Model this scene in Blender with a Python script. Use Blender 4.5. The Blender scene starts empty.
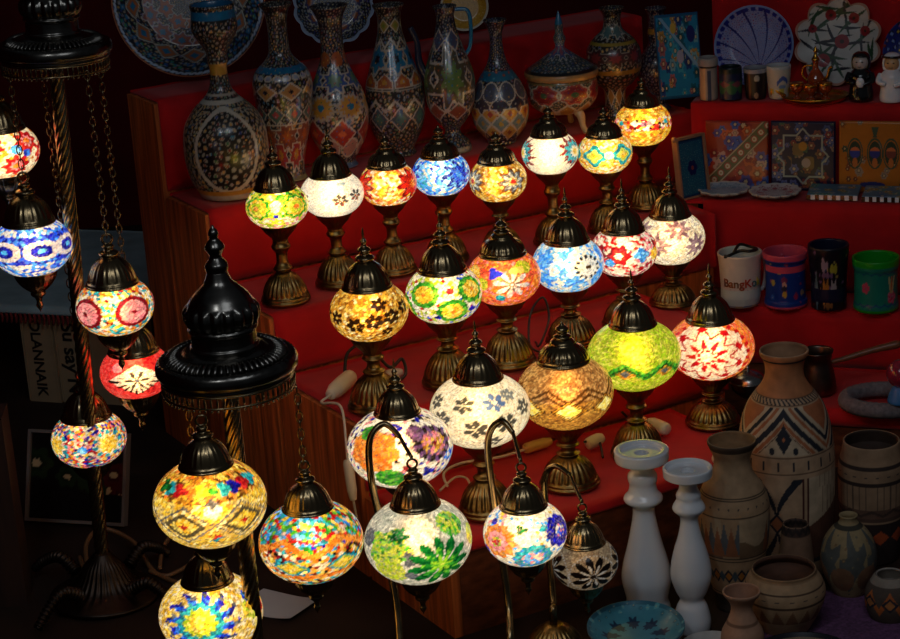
import bpy, math, random
import numpy as np
from mathutils import Vector, Matrix

random.seed(4)
PI = math.pi
SC = bpy.context.scene
COL = SC.collection
F = 2125.0
CAMZ = 1.62

# ------------------------------------------------------------------ camera
_p, _r = math.radians(18), math.radians(4)
_fw = np.array([0, math.cos(_p), -math.sin(_p)])
_up = np.array([0, math.sin(_p), math.cos(_p)])
_rt = np.array([1.0, 0, 0])
CR = _rt * math.cos(_r) - _up * math.sin(_r)
CU = _rt * math.sin(_r) + _up * math.cos(_r)
C0 = np.array([0, 0, CAMZ])
cd = bpy.data.cameras.new('camera')
cd.sensor_width = 36
cd.lens = 36 * F / 900
cam = bpy.data.objects.new('camera', cd)
COL.objects.link(cam)
M3 = Matrix(((CR[0], CU[0], -_fw[0]), (CR[1], CU[1], -_fw[1]), (CR[2], CU[2], -_fw[2])))
cam.matrix_world = Matrix.Translation((0, 0, CAMZ)) @ M3.to_4x4()
cd.clip_start = 0.05
SC.camera = cam


def ray(x, y):
    return _fw + CR * (x - 450) / F - CU * (y - 319.5) / F


def proj(P):
    d = np.array(P, float) - C0
    z = d @ _fw
    return 450 + F * (d @ CR) / z, 319.5 - F * (d @ CU) / z, z


def onz(x, y, z):                 # point of the horizontal plane z seen at x, y
    r = ray(x, y)
    return C0 + r * ((z - CAMZ) / r[2])


def ond(x, y, d):                 # point at optical depth d
    return C0 + ray(x, y) * d


TH = math.radians(29)             # the stepped stand runs away to the right
DU = np.array([math.cos(TH), math.sin(TH), 0])
DV = np.array([-math.sin(TH), math.cos(TH), 0])
T2 = math.radians(-21)            # the shelf unit on the right faces the other way
EU = np.array([math.cos(T2), math.sin(T2), 0])
EV = np.array([-math.sin(T2), math.cos(T2), 0])


def onv(x, y, v, nv=None):        # point of the vertical plane at distance v
    nv = DV if nv is None else nv
    r = ray(x, y)
    return C0 + r * ((v - C0 @ nv) / (r @ nv))


def zat(P, y):                    # height at which the vertical through P shows at row y
    lo, hi = -1.0, 2.5
    for _ in range(40):
        m = (lo + hi) / 2
        if proj((P[0], P[1], m))[1] > y:
            lo = m
        else:
            hi = m
    return lo


def face(P):                      # rotation that turns local -Y towards the camera
    return math.atan2(P[1], P[0]) - PI / 2


def lin(c):
    c = np.array(c, float) / 255
    return np.where(c <= .04045, c / 12.92, ((c + .055) / 1.055) ** 2.4)


def L(*a):
    return np.array([lin(x) for x in a])


# ------------------------------------------------------------------ materials
def nmat(name):
    m = bpy.data.materials.new(name)
    m.use_nodes = True
    nt = m.node_tree
    nt.nodes.clear()
    return m, nt, nt.nodes.new('ShaderNodeOutputMaterial')


def surf(name, col, rough=.5, metal=0., coat=0., nscale=0., namp=.3, bump=0., attr=False, spec=.5, sheen=0., stretch=None):
    m, nt, out = nmat(name)
    b = nt.nodes.new('ShaderNodeBsdfPrincipled')
    nt.links.new(b.outputs[0], out.inputs[0])
    b.inputs['Roughness'].default_value = rough
    b.inputs['Metallic'].default_value = metal
    b.inputs['Coat Weight'].default_value = coat
    b.inputs['Coat Roughness'].default_value = .12
    b.inputs['Specular IOR Level'].default_value = spec
    b.inputs['Sheen Weight'].default_value = sheen
    if attr:
        a = nt.nodes.new('ShaderNodeAttribute')
        a.attribute_name = 'Col'
        src = a.outputs['Color']
    else:
        a = nt.nodes.new('ShaderNodeRGB')
        a.outputs[0].default_value = (*lin(col), 1)
        src = a.outputs[0]
    if nscale:
        tc = nt.nodes.new('ShaderNodeTexCoord')
        n = nt.nodes.new('ShaderNodeTexNoise')
        n.inputs['Scale'].default_value = nscale
        n.inputs['Detail'].default_value = 5
        if stretch:
            mp = nt.nodes.new('ShaderNodeMapping')
            mp.inputs['Scale'].default_value = stretch
            nt.links.new(tc.outputs['Object'], mp.inputs[0])
            nt.links.new(mp.outputs[0], n.inputs['Vector'])
        else:
            nt.links.new(tc.outputs['Object'], n.inputs['Vector'])
        mr = nt.nodes.new('ShaderNodeMapRange')
        mr.inputs[1].default_value = .3
        mr.inputs[2].default_value = .7
        mr.inputs[3].default_value = 1 - namp
        mr.inputs[4].default_value = 1 + namp
        nt.links.new(n.outputs[0], mr.inputs[0])
        vm = nt.nodes.new('ShaderNodeVectorMath')
        vm.operation = 'SCALE'
        nt.links.new(src, vm.inputs[0])
        nt.links.new(mr.outputs[0], vm.inputs['Scale'])
        src = vm.outputs[0]
        if bump:
            bp = nt.nodes.new('ShaderNodeBump')
            bp.inputs['Strength'].default_value = bump
            bp.inputs['Distance'].default_value = .004
            nt.links.new(n.outputs[0], bp.inputs['Height'])
            nt.links.new(bp.outputs[0], b.inputs['Normal'])
    nt.links.new(src, b.inputs['Base Color'])
    return m


def glassmat(name, strength):
    """lit mosaic glass: glowing tiles, some light of the bulb shining straight through, a glossy skin"""
    m, nt, out = nmat(name)
    N = nt.nodes.new
    K = nt.links.new
    a = N('ShaderNodeAttribute')
    a.attribute_name = 'Col'
    tc = N('ShaderNodeTexCoord')
    v = N('ShaderNodeTexVoronoi')
    v.inputs['Scale'].default_value = 420
    K(tc.outputs['Object'], v.inputs['Vector'])
    mr = N('ShaderNodeMapRange')
    mr.inputs[3].default_value = .72
    mr.inputs[4].default_value = 1.25
    sx = N('ShaderNodeSeparateColor')
    K(v.outputs['Color'], sx.inputs[0])
    K(sx.outputs[0], mr.inputs[0])
    vm = N('ShaderNodeVectorMath')
    vm.operation = 'SCALE'
    K(a.outputs['Color'], vm.inputs[0])
    K(mr.outputs[0], vm.inputs['Scale'])
    e = N('ShaderNodeEmission')
    K(vm.outputs[0], e.inputs[0])
    e.inputs[1].default_value = strength
    rf = N('ShaderNodeBsdfRefraction')
    K(vm.outputs[0], rf.inputs['Color'])
    rf.inputs['Roughness'].default_value = .72
    rf.inputs['IOR'].default_value = 1.4
    ad = N('ShaderNodeMixShader')
    ad.inputs[0].default_value = .42
    K(e.outputs[0], ad.inputs[1])
    K(rf.outputs[0], ad.inputs[2])
    gl = N('ShaderNodeBsdfGlossy')
    gl.inputs['Roughness'].default_value = .22
    fr = N('ShaderNodeFresnel')
    fr.inputs['IOR'].default_value = 1.4
    mx = N('ShaderNodeMixShader')
    K(fr.outputs[0], mx.inputs[0])
    K(ad.outputs[0], mx.inputs[1])
    K(gl.outputs[0], mx.inputs[2])
    K(mx.outputs[0], out.inputs[0])
    return m


def emit(name, col, s):
    m, nt, out = nmat(name)
    e = nt.nodes.new('ShaderNodeEmission')
    e.inputs[0].default_value = (*lin(col), 1)
    e.inputs[1].default_value = s
    nt.links.new(e.outputs[0], out.inputs[0])
    return m


GLASS = glassmat('lit_mosaic_glass', 1.45)
GLASS_DIM = glassmat('dim_mosaic_glass', .34)
BULB = emit('warm_bulb', (255, 205, 135), 11)
BULB_DIM = emit('dim_bulb', (255, 205, 135), .6)
BRONZE = surf('dark_bronze', (140, 120, 88), .25, 1., nscale=60, namp=.35)
BRASS = surf('antique_brass', (128, 102, 60), .34, 1., nscale=80, namp=.45)
BLACKM = surf('blackened_metal', (104, 100, 94), .25, 1., nscale=50, namp=.3)
RED = surf('red_cloth', (182, 11, 17), .78, nscale=14, namp=.16, bump=.25, sheen=.15, spec=.25)
REDD = surf('dark_red_paint', (90, 8, 10), .8, nscale=5, namp=.25, spec=.2)
WOOD = surf('red_brown_wood', (184, 98, 46), .55, nscale=9, namp=.55, stretch=(9, 9, .6), spec=.3)
WOODH = surf('brown_wood_long_grain', (98, 50, 26), .55, nscale=8, namp=.5, stretch=(.7, 8, 9), spec=.3)
DWOOD = surf('dark_wood', (50, 28, 20), .6, nscale=9, namp=.4, stretch=(8, 8, .7))
FLOOR = surf('dark_floor', (44, 30, 24), .7, nscale=6, namp=.35, spec=.2)
ENAM = surf('glazed_enamel', (0, 0, 0), .3, coat=.5, attr=True, nscale=90, namp=.12)
GLAZE = surf('painted_glaze', (0, 0, 0), .34, coat=.15, spec=.35, attr=True, nscale=60, namp=.08)
CLAY = surf('painted_clay', (0, 0, 0), .75, attr=True, nscale=45, namp=.2, bump=.12, spec=.25)
PLASTIC = surf('printed_plastic', (0, 0, 0), .35, attr=True, nscale=40, namp=.04)
WHITE = surf('white_ceramic', (226, 226, 228), .2, coat=.6, nscale=12, namp=.03)
CORDW = surf('pale_cord', (205, 190, 170), .5, nscale=50, namp=.06)
CORDB = surf('black_cord', (22, 19, 17), .45, nscale=50, namp=.1)
CORDR = surf('brown_cord', (120, 84, 52), .5, nscale=50, namp=.1)
CREAM = surf('cream_plastic', (222, 205, 180), .4, nscale=30, namp=.05)
CARD = surf('cardboard', (150, 128, 98), .8, nscale=12, namp=.12)
INK = surf('black_ink', (18, 15, 13), .6, nscale=20, namp=.1)
IRON = surf('dark_iron', (62, 52, 46), .42, 1., nscale=50, namp=.3)
NAVYG = surf('dark_navy_glaze', (26, 30, 52), .3, coat=.5, nscale=40, namp=.3)
GOLD = surf('gilt', (206, 150, 56), .3, 1., nscale=60, namp=.2)
TEAL = surf('teal_glaze', (24, 110, 150), .25, coat=.6, nscale=30, namp=.2)
AMBER = surf('amber_glass', (150, 58, 18), .15, coat=.8, nscale=60, namp=.3)
BLK = surf('black_ceramic', (16, 16, 17), .2, coat=.8, nscale=30, namp=.1)
COPPER = surf('tarnished_copper', (104, 88, 78), .35, 1., nscale=20, namp=.4)
SILVER = surf('silver_metal', (190, 186, 178), .25, 1., nscale=30, namp=.25)
SKIN = surf('painted_face', (206, 160, 110), .4, nscale=30, namp=.1)
GREYC = surf('grey_woven_cloth', (112, 106, 108), .9, nscale=120, namp=.3, bump=.3)
PURPLE = surf('purple_woven_cloth', (96, 58, 92), .9, nscale=160, namp=.4, bump=.3)
PALEC = surf('pale_blue_cloth', (150, 172, 178), .9, nscale=14, namp=.18, bump=.2)


# ------------------------------------------------------------------ mesh helpers
def mesh(name, V, Fc, smooth=True, col=None):
    me = bpy.data.meshes.new(name)
    me.from_pydata([tuple(map(float, v)) for v in V], [], Fc)
    if smooth:
        me.polygons.foreach_set('use_smooth', [True] * len(me.polygons))
    if col is not None:
        at = me.color_attributes.new('Col', 'FLOAT_COLOR', 'POINT')
        c4 = np.ones((len(V), 4), np.float32)
        c4[:, :3] = col
        at.data.foreach_set('color', c4.ravel())
    me.update()
    return me


def obj(name, me, mat, parent=None, loc=(0, 0, 0), rz=0., scale=(1, 1, 1), rot=None):
    o = bpy.data.objects.new(name, me)
    COL.objects.link(o)
    if mat and not me.materials:
        me.materials.append(mat)
    o.location = tuple(map(float, loc))
    o.rotation_euler = rot if rot else (0, 0, rz)
    o.scale = scale
    if parent:
        o.parent = parent
    return o


def thing(name, label, cat, loc, rz=0., group=None):
    o = bpy.data.objects.new(name, None)
    o.empty_display_size = .03
    COL.objects.link(o)
    o.location = tuple(map(float, loc))
    o.rotation_euler = (0, 0, rz)
    return tag(o, label, cat, group)


def tag(o, label, cat, group=None):
    o['label'] = label
    o['category'] = cat
    if group:
        o['group'] = group
    return o


def structure(o):
    o['kind'] = 'structure'
    return o


class MB:
    def __init__(s):
        s.V, s.F = [], []

    def box(s, a, b, T=None):
        n = len(s.V)
        for z in (a[2], b[2]):
            for x, y in ((a[0], a[1]), (b[0], a[1]), (b[0], b[1]), (a[0], b[1])):
                p = np.array((x, y, z), float)
                s.V.append(T(p) if T else p)
        s.F += [tuple(n + i for i in f) for f in ((0, 3, 2, 1), (4, 5, 6, 7), (0, 1, 5, 4), (1, 2, 6, 5), (2, 3, 7, 6), (3, 0, 4, 7))]
        return s

    def add(s, V, Fc):
        n = len(s.V)
        s.V += list(V)
        s.F += [tuple(n + i for i in f) for f in Fc]
        return s

    def tube(s, pts, r, k=10, smooth=8, closed=False):
        pts = [np.array(p, float) for p in pts]
        if smooth and len(pts) > 2:
            pts = crom(pts, smooth, closed)
        n = len(pts)
        rs = r if isinstance(r, (list, tuple, np.ndarray)) else [r] * n
        if len(rs) != n:
            rs = np.interp(np.linspace(0, 1, n), np.linspace(0, 1, len(rs)), rs)
        V = []
        ref = None
        for i, p in enumerate(pts):
            t = pts[(i + 1) % n if closed else min(i + 1, n - 1)] - pts[(i - 1) % n if closed else max(i - 1, 0)]
            t = t / (np.linalg.norm(t) + 1e-12)
            if ref is None:
                ref = np.array([0, 0, 1.]) if abs(t[2]) < .9 else np.array([1., 0, 0])
            a = ref - t * (ref @ t)
            a /= np.linalg.norm(a) + 1e-12
            ref = a
            b = np.cross(t, a)
            for j in range(k):
                q = 2 * PI * j / k
                V.append(p + rs[i] * (a * math.cos(q) + b * math.sin(q)))
        Fc = []
        for i in range(n if closed else n - 1):
            for j in range(k):
                i2 = (i + 1) % n
                Fc.append((i * k + j, i * k + (j + 1) % k, i2 * k + (j + 1) % k, i2 * k + j))
        if not closed:
            Fc.append(tuple(range(k))[::-1])
            Fc.append(tuple((n - 1) * k + j for j in range(k)))
        return s.add(V, Fc)

    def ball(s, c, r, n=12, m=8):
        r = np.array(r if hasattr(r, '__len__') else (r, r, r), float)
        V, Fc = [], []
        for i in range(m + 1):
            a = -PI / 2 + PI * i / m
            for j in range(n):
                q = 2 * PI * j / n
                V.append(np.array(c) + r * np.array((math.cos(a) * math.cos(q), math.cos(a) * math.sin(q), math.sin(a))))
        for i in range(m):
            for j in range(n):
                Fc.append((i * n + j, i * n + (j + 1) % n, (i + 1) * n + (j + 1) % n, (i + 1) * n + j))
        return s.add(V, Fc)

    def mesh(s, name='mesh', smooth=True, col=None):
        return mesh(name, s.V, s.F, smooth, col)


def crom(pts, k, closed=False):
    out = []
    n = len(pts)
    for i in range(n if closed else n - 1):
        g = lambda j: pts[j % n] if closed else pts[min(max(j, 0), n - 1)]
        p0, p1, p2, p3 = g(i - 1), g(i), g(i + 1), g(i + 2)
        for q in range(k):
            t = q / k
            out.append(.5 * ((2 * p1) + (-p0 + p2) * t + (2 * p0 - 5 * p1 + 4 * p2 - p3) * t * t + (-p0 + 3 * p1 - 3 * p2 + p3) * t ** 3))
    if not closed:
        out.append(pts[-1])
    return out


def lathe(prof, seg=48, rings=None, paint=None, mod=None, smooth=3):
    """profile [(radius, height)] turned about Z; phi 0 looks at -Y, positive to the viewer's right"""
    P = [np.array(p, float) for p in prof]
    if smooth:
        P = crom(P, smooth)
    P = np.array(P)
    P[:, 0] = np.maximum(P[:, 0], 1e-4)
    if rings:
        s = np.r_[0, np.cumsum(np.linalg.norm(np.diff(P, axis=0), axis=1))]
        q = np.linspace(0, s[-1], rings)
        P = np.c_[np.interp(q, s, P[:, 0]), np.interp(q, s, P[:, 1])]
    n = len(P)
    phi = (np.arange(seg) / seg) * 2 * PI - PI
    R = np.repeat(P[:, 0], seg)
    Z = np.repeat(P[:, 1], seg)
    PH = np.tile(phi, n)
    if mod is not None:
        R = R * (1 + mod(PH, Z))
    V = np.c_[R * np.sin(PH), -R * np.cos(PH), Z]
    Fc = []
    for i in range(n - 1):
        for j in range(seg):
            k = (j + 1) % seg
            Fc.append((i * seg + j, i * seg + k, (i + 1) * seg + k, (i + 1) * seg + j))
    Fc.append(tuple(range(seg))[::-1])
    Fc.append(tuple((n - 1) * seg + j for j in range(seg)))
    col = None
    if paint:
        top = int(np.argmax(P[:, 1]))
        inner = np.repeat(np.arange(n) > top, seg)
        z0, z1 = P[:, 1].min(), P[:, 1].max()
        col = paint(PH, (Z - z0) / (z1 - z0), V, inner)
    return mesh('lathe', V, Fc, True, col)


def ribs(n, z0, z1, amp):
    def f(ph, z):
        w = np.clip((z - z0) / max((z1 - z0) * .15, 1e-6), 0, 1) * np.clip((z1 - z) / max((z1 - z0) * .15, 1e-6), 0, 1)
        return amp * w * (np.abs(np.sin(n * ph / 2)) * 2 - 1)
    return f


def fib(n, seed=0):
    rg = np.random.default_rng(seed)
    i = np.arange(n) + .5
    z = 1 - 2 * i / n
    a = i * 2.399963
    S = np.c_[np.sqrt(1 - z * z) * np.cos(a), np.sqrt(1 - z * z) * np.sin(a), z]
    S += rg.normal(0, .42 / math.sqrt(n), S.shape)
    return S / np.linalg.norm(S, axis=1)[:, None]


def nearest(P, S, blk=2000):
    idx = np.empty(len(P), int)
    d1 = np.empty(len(P))
    d2 = np.empty(len(P))
    s2 = (S * S).sum(1)
    for i in range(0, len(P), blk):
        D = (P[i:i + blk] ** 2).sum(1)[:, None] + s2[None] - 2 * P[i:i + blk] @ S.T
        k = np.argpartition(D, 1, axis=1)[:, :2]
        dd = np.sqrt(np.maximum(np.take_along_axis(D, k, 1), 0))
        o = np.argsort(dd, axis=1)
        k = np.take_along_axis(k, o, 1)
        dd = np.take_along_axis(dd, o, 1)
        idx[i:i + blk] = k[:, 0]
        d1[i:i + blk] = dd[:, 0]
        d2[i:i + blk] = dd[:, 1]
    return idx, d1, d2


# ------------------------------------------------------------------ mosaic globes
LATUP = 10        # the bands of the mosaic sit a little above the middle of the glass


def tang(S, lon, lat):
    lo, la = math.radians(lon), math.radians(lat + LATUP)
    c = np.array([math.sin(lo) * math.cos(la), -math.cos(lo) * math.cos(la), math.sin(la)])
    e = np.array([math.cos(lo), math.sin(lo), 0])
    n = np.cross(e, -c)
    n = n if n[2] > 0 else -n
    a = np.arccos(np.clip(S @ c, -1, 1))
    k = a / np.maximum(np.sin(a), 1e-4)
    return (S @ e) * k, (S @ n) * k, a


class Paint:
    def __init__(s, S, rg, idx, nt):
        s.S = S
        s.rg = rg
        s.idx = idx
        s.tr = rg.random(nt)
        s.k = 0
        s.c = np.zeros((len(S), 3))
        s.lon = np.degrees(np.arctan2(S[:, 0], -S[:, 1]))
        s.lat = np.degrees(np.arcsin(np.clip(S[:, 2], -1, 1))) - LATUP

    def pick(s, pal, m):
        pal = np.atleast_2d(pal)                  # one colour per tile
        s.k += 1
        r = (s.tr[s.idx[m]] * (7.3 + 1.618 * s.k)) % 1
        s.c[m] = pal[np.minimum((r * len(pal)).astype(int), len(pal) - 1)]

    def bg(s, pal):
        s.pick(pal, np.ones(len(s.S), bool))

    def patch(s, lon, lat, r, pal, n=0, amp=0.):
        x, y, a = tang(s.S, lon, lat)
        q = np.arctan2(y, x)
        s.pick(pal, a < math.radians(r) * (1 + amp * np.cos(n * q)))

    def rings(s, lon, lat, r, spec, n=0, amp=0., sq=1.):
        x, y, a = tang(s.S, lon, lat)
        q = np.arctan2(y, x)
        a = np.hypot(x, y * sq) / (math.radians(r) * (1 + amp * np.cos(n * q)))
        lo = 0
        for f, pal in spec:
            s.pick(pal, (a >= lo) & (a < f))
            lo = f

    def diamond(s, lon, lat, w, h, spec):
        x, y, a = tang(s.S, lon, lat)
        k = np.abs(x) / math.radians(w) + np.abs(y) / math.radians(h)
        k[a > 1.6] = 9
        lo = 0
        for f, pal in spec:
            s.pick(pal, (k >= lo) & (k < f))
            lo = f

    def flower(s, lon, lat, r, n, pal, core=None, fat=.5, rot=0., inner=.12):
        x, y, a = tang(s.S, lon, lat)
        q = np.arctan2(y, x) + rot
        R = math.radians(r)
        d = np.abs(((q * n / (2 * PI)) % 1) - .5) * 2       # 1 on the petal's axis
        m = (a < R) & (a > R * inner)
        u = a / R
        wdt = fat * np.sin(np.clip(u, 0, 1) * PI) ** .7 + .02
        s.pick(pal, m & ((1 - d) < wdt))
        if core is not None:
            s.pick(core, a < R * max(inner, .16))

    def spokes(s, lon, lat, r0, r1, n, pal, duty=.5, rot=0.):
        x, y, a = tang(s.S, lon, lat)
        q = np.arctan2(y, x) + rot
        s.pick(pal, (a > math.radians(r0)) & (a < math.radians(r1)) & (((q * n / (2 * PI)) % 1) < duty))

    def zig(s, lat, amp, n, w, pal, ph=0.):
        k = np.abs((((s.lon + ph) * n / 360) % 1) - .5) * 4 - 1
        s.pick(pal, np.abs(s.lat - lat - amp * k) < w)

    def band(s, lat0, lat1, pal):
        s.pick(pal, (s.lat > lat0) & (s.lat < lat1))


def globe_mesh(W, b, zc, tiles, design, grout=(60, 50, 40), gw=.16, jit=.25, seed=1, over=None, seg=168, rings=58):
    """an oblate glass shell of width W, half height b, cut off at +-zc, covered with mosaic tiles"""
    a = W / 2
    t0 = math.asin(zc / b)
    th = np.linspace(-t0, t0, rings)
    phi = (np.arange(seg) / seg) * 2 * PI - PI
    TT = np.repeat(th, seg)
    PH = np.tile(phi, rings)
    D = np.c_[np.cos(TT) * np.sin(PH), -np.cos(TT) * np.cos(PH), np.sin(TT)]
    rg = np.random.default_rng(seed)
    tiles = int(tiles * 1.5)
    S = fib(tiles, seed)
    idx, d1, d2 = nearest(D, S)
    Dm = D * .8 + S[idx] * .2
    p = Paint(Dm / np.linalg.norm(Dm, axis=1)[:, None], rg, idx, tiles)
    design(p)
    sat = 1 - p.c.min(1, keepdims=True) / np.maximum(p.c.max(1, keepdims=True), 1e-4)     # pale glass is cream, not white
    col = p.c * rg.uniform(1 - jit, 1 + jit, (tiles, 1))[idx] * (1 - np.array([0, .09, .30]) * (1 - sat))
    sp = math.sqrt(4 * PI / tiles)
    g = np.clip((d2 - d1) / (sp * gw), 0, 1)[:, None]
    gc = lin(grout)
    col = col * g + (col * .25 + gc * .5) * (1 - g)
    if over:
        q = Paint(D, rg, idx, tiles)
        q.c = col
        over(q)
        col = q.c
    V = D * np.array([a, a, b])
    V = V * (1 + 0.006 * (g - .5))
    Fc = []
    for i in range(rings - 1):
        for j in range(seg):
            k = (j + 1) % seg
            Fc.append((i * seg + j, i * seg + k, (i + 1) * seg + k, (i + 1) * seg + j))
    return mesh('globe', V, Fc, True, np.clip(col, 0, 1.2))


# palettes
CREAMS = L((255, 240, 205), (250, 230, 190), (255, 248, 225))
WHITES = L((255, 250, 240), (245, 240, 235), (255, 245, 225), (230, 228, 225))
YEL = L((250, 205, 60), (240, 180, 40), (255, 225, 110))
AMB = L((225, 160, 45), (200, 130, 30), (240, 190, 80), (170, 105, 25))
GOLDY = L((250, 215, 120), (235, 190, 80), (255, 235, 170), (210, 160, 60))
LIME = L((190, 205, 40), (160, 190, 30), (215, 215, 70), (205, 200, 60))
GRN = L((60, 160, 40), (30, 120, 30), (110, 190, 50))
DGRN = L((10, 90, 30), (20, 110, 40), (5, 70, 25))
TEA = L((30, 160, 170), (20, 130, 150), (60, 190, 190))
BLU = L((30, 80, 220), (20, 50, 190), (60, 130, 235))
LBLU = L((80, 170, 240), (50, 140, 230), (130, 205, 250))
NAVY = L((20, 20, 150), (30, 30, 190), (10, 10, 110))
REDS = L((200, 25, 25), (170, 15, 25), (220, 50, 40))
DRED = L((120, 10, 20), (140, 15, 30))
ORG = L((245, 140, 40), (235, 115, 30), (250, 165, 70))
CORAL = L((240, 100, 60), (230, 80, 50), (245, 130, 80))
PINK = L((250, 150, 150), (245, 130, 140), (250, 175, 170))
PUR = L((110, 70, 120), (90, 60, 90), (140, 100, 140))
DARK = L((30, 22, 18), (45, 30, 20))
GREY = L((110, 115, 125), (80, 85, 95))
BRN = L((110, 65, 20), (85, 50, 15), (140, 85, 30))
SILV = L((215, 215, 205), (190, 190, 185), (235, 232, 220))


def cat(*a):
    return np.vstack(a)


def dA1(p):
    p.bg(cat(LIME, GRN, YEL, CREAMS))
    p.band(-90, -22, cat(PINK, LIME, CREAMS))
    for lo in (-42, 38, 120, -130):
        p.rings(lo, 0, 30, [(.2, ORG), (.5, LIME), (.72, YEL), (.9, GRN), (1, LIME)], 10, .08)
    p.patch(-4, 0, 9, cat(PINK, CREAMS)); p.patch(-2, 12, 8, CREAMS)
    p.patch(-3, -18, 5, NAVY); p.patch(10, 26, 8, GRN); p.patch(70, 18, 6, DRED)


def vA2(q):
    for lo, la, r in ((14, -10, 15), (47, -4, 14), (-60, -8, 14), (-100, -8, 14), (110, -8, 14)):
        q.flower(lo, la, r, 6, L((70, 66, 62)), None, .8, .3)
        q.spokes(lo, la - 8, 2, 9, 5, L((215, 150, 40), (190, 70, 50)), .3, 1)
    q.patch(22, 28, 6, L((130, 150, 160)), 2, .4)


def dA3(p):
    p.bg(cat(ORG, CREAMS, CORAL, YEL, L((250, 190, 120))))
    for lo in (58, -70, 180):
        p.rings(lo, -4, 36, [(.25, ORG), (.72, L((215, 40, 20))), (.9, DRED)], 8, .26)


def dA4(p):
    p.bg(cat(LBLU, BLU, WHITES, LBLU))
    p.patch(-50, -12, 22, cat(TEA, LBLU, L((60, 200, 235))))
    for lo in (38, 165, -85):
        p.rings(lo, -2, 34, [(.18, LBLU), (.5, BLU), (.86, NAVY), (1, LBLU[2:])], 8, .28)
        p.spokes(lo, -2, 20, 27, 8, LBLU, .35)


def dA5(p):
    p.bg(cat(AMB, GOLDY, L((190, 150, 110))))
    for lo in (32, -62, 125, -150):
        p.rings(lo, -2, 30, [(.22, REDS), (.4, GOLDY), (.75, GREY), (.95, BRN)], 8, .25)
        p.spokes(lo, -2, 10, 22, 8, L((190, 200, 205)), .45)


def dA6(p):
    p.bg(L((255, 246, 222), (255, 243, 215)))
    for lo in (62, -74, 150, -160):
        p.rings(lo, -2, 38, [(.22, YEL), (.36, CREAMS), (.7, TEA), (1, DRED)], 10, .16)
        p.spokes(lo, -2, 31, 48, 12, L((255, 246, 222)), .45)


def dA7(p):
    p.bg(cat(YEL, GOLDY, CREAMS, ORG))
    for lo in (-24, 42, 108, 174, -90):
        p.rings(lo, -4, 29, [(.3, YEL), (.52, L((200, 220, 90))), (.85, TEA), (1., YEL)], 4, .18)
    p.patch(8, -2, 10, WHITES)


def dA8(p):
    p.bg(cat(YEL, ORG, YEL, AMB))
    p.band(-14, 14, cat(ORG, YEL, REDS, DARK, WHITES, PINK))
    for k in range(14):
        p.patch(k * 26 - 180, -4 + 7 * (k % 2), 6, (REDS, TEA, DRED, PUR)[k % 4])


def vB1(q):
    for lo, la, r in ((-55, -6, 13), (-22, -16, 15), (6, -10, 15), (34, -6, 15), (17, 20, 13), (62, 4, 13), (28, -34, 10), (-88, -5, 14), (100, -5, 14), (140, -5, 14), (-130, -5, 14), (178, -8, 14)):
        q.flower(lo, la, r, 6, L((40, 22, 8)), L((250, 200, 90)), .95, lo * .05, .1)


def dB2(p):
    p.bg(cat(CREAMS, WHITES, LIME, REDS[:1], BLU[:1], WHITES))
    for lo, la in ((-34, 8), (50, 10), (12, -26), (130, 6), (-120, 6), (-80, -26), (95, -28)):
        p.rings(lo, la, 26, [(.15, ORG), (.62, YEL), (.95, GRN)], 12, .04)
    p.patch(10, 14, 6, REDS); p.patch(46, -28, 6, NAVY); p.patch(-12, -38, 5, NAVY)


def dB3(p):
    p.bg(cat(CORAL, CORAL, ORG, PINK[:1]))
    p.patch(-62, 10, 17, YEL); p.patch(-38, -6, 12, LIME); p.patch(40, 24, 13, LIME); p.patch(-8, -34, 8, TEA); p.patch(60, -10, 12, ORG)


def vB3(q):
    q.flower(12, -6, 30, 8, L((225, 225, 215), (180, 178, 172), (240, 225, 190)), L((130, 100, 70)), .62, .2)
    q.flower(12, -6, 17, 8, L((110, 90, 80)), L((240, 230, 210)), .4, .6)
    q.patch(-16, 16, 10, L((40, 50, 200)), 3, .3); q.patch(24, 20, 9, L((245, 205, 90)), 2, .3)


def dB4(p):
    p.bg(cat(LBLU, WHITES, L((160, 215, 245), (200, 230, 250))))
    for lo, la, r in ((-48, 14, 16), (-40, -22, 16), (-10, 26, 9), (8, -30, 14), (62, -20, 12), (-8, -6, 8), (80, 14, 14), (130, 0, 20), (-120, 0, 20)):
        p.patch(lo, la, r, cat(BLU[2:], LBLU, LBLU), 5, .3)
    p.patch(34, -2, 23, WHITES, 12, .06)


def vB4(q):
    q.spokes(34, -2, 17, 23.5, 13, L((36, 36, 42)), .5)
    q.patch(34, -2, 4.5, L((70, 45, 15)), 2, .3)


def dB5(p):
    p.bg(cat(WHITES, PINK, REDS, WHITES, L((190, 60, 90))))
    for lo in (-55, -10, 80, 140, -120):
        p.rings(lo, -2, 20, [(.35, WHITES), (.7, REDS), (1, DRED)], 6, .15)
    p.patch(-26, -18, 9, LBLU); p.patch(32, -4, 14, LBLU, 4, .2); p.patch(64, -10, 13, YEL); p.patch(12, 18, 8, WHITES)


def dB6(p):
    p.bg(cat(CREAMS, WHITES, L((240, 220, 180), (220, 200, 170))))
    for lo, la in ((48, -14), (-24, -6), (-66, 14), (14, 24), (110, 0), (170, 0), (-120, 0)):
        p.rings(lo, la, 21, [(.2, CREAMS), (.9, L((150, 120, 130), (115, 85, 100), (170, 140, 150)))], 8, .3)


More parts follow.
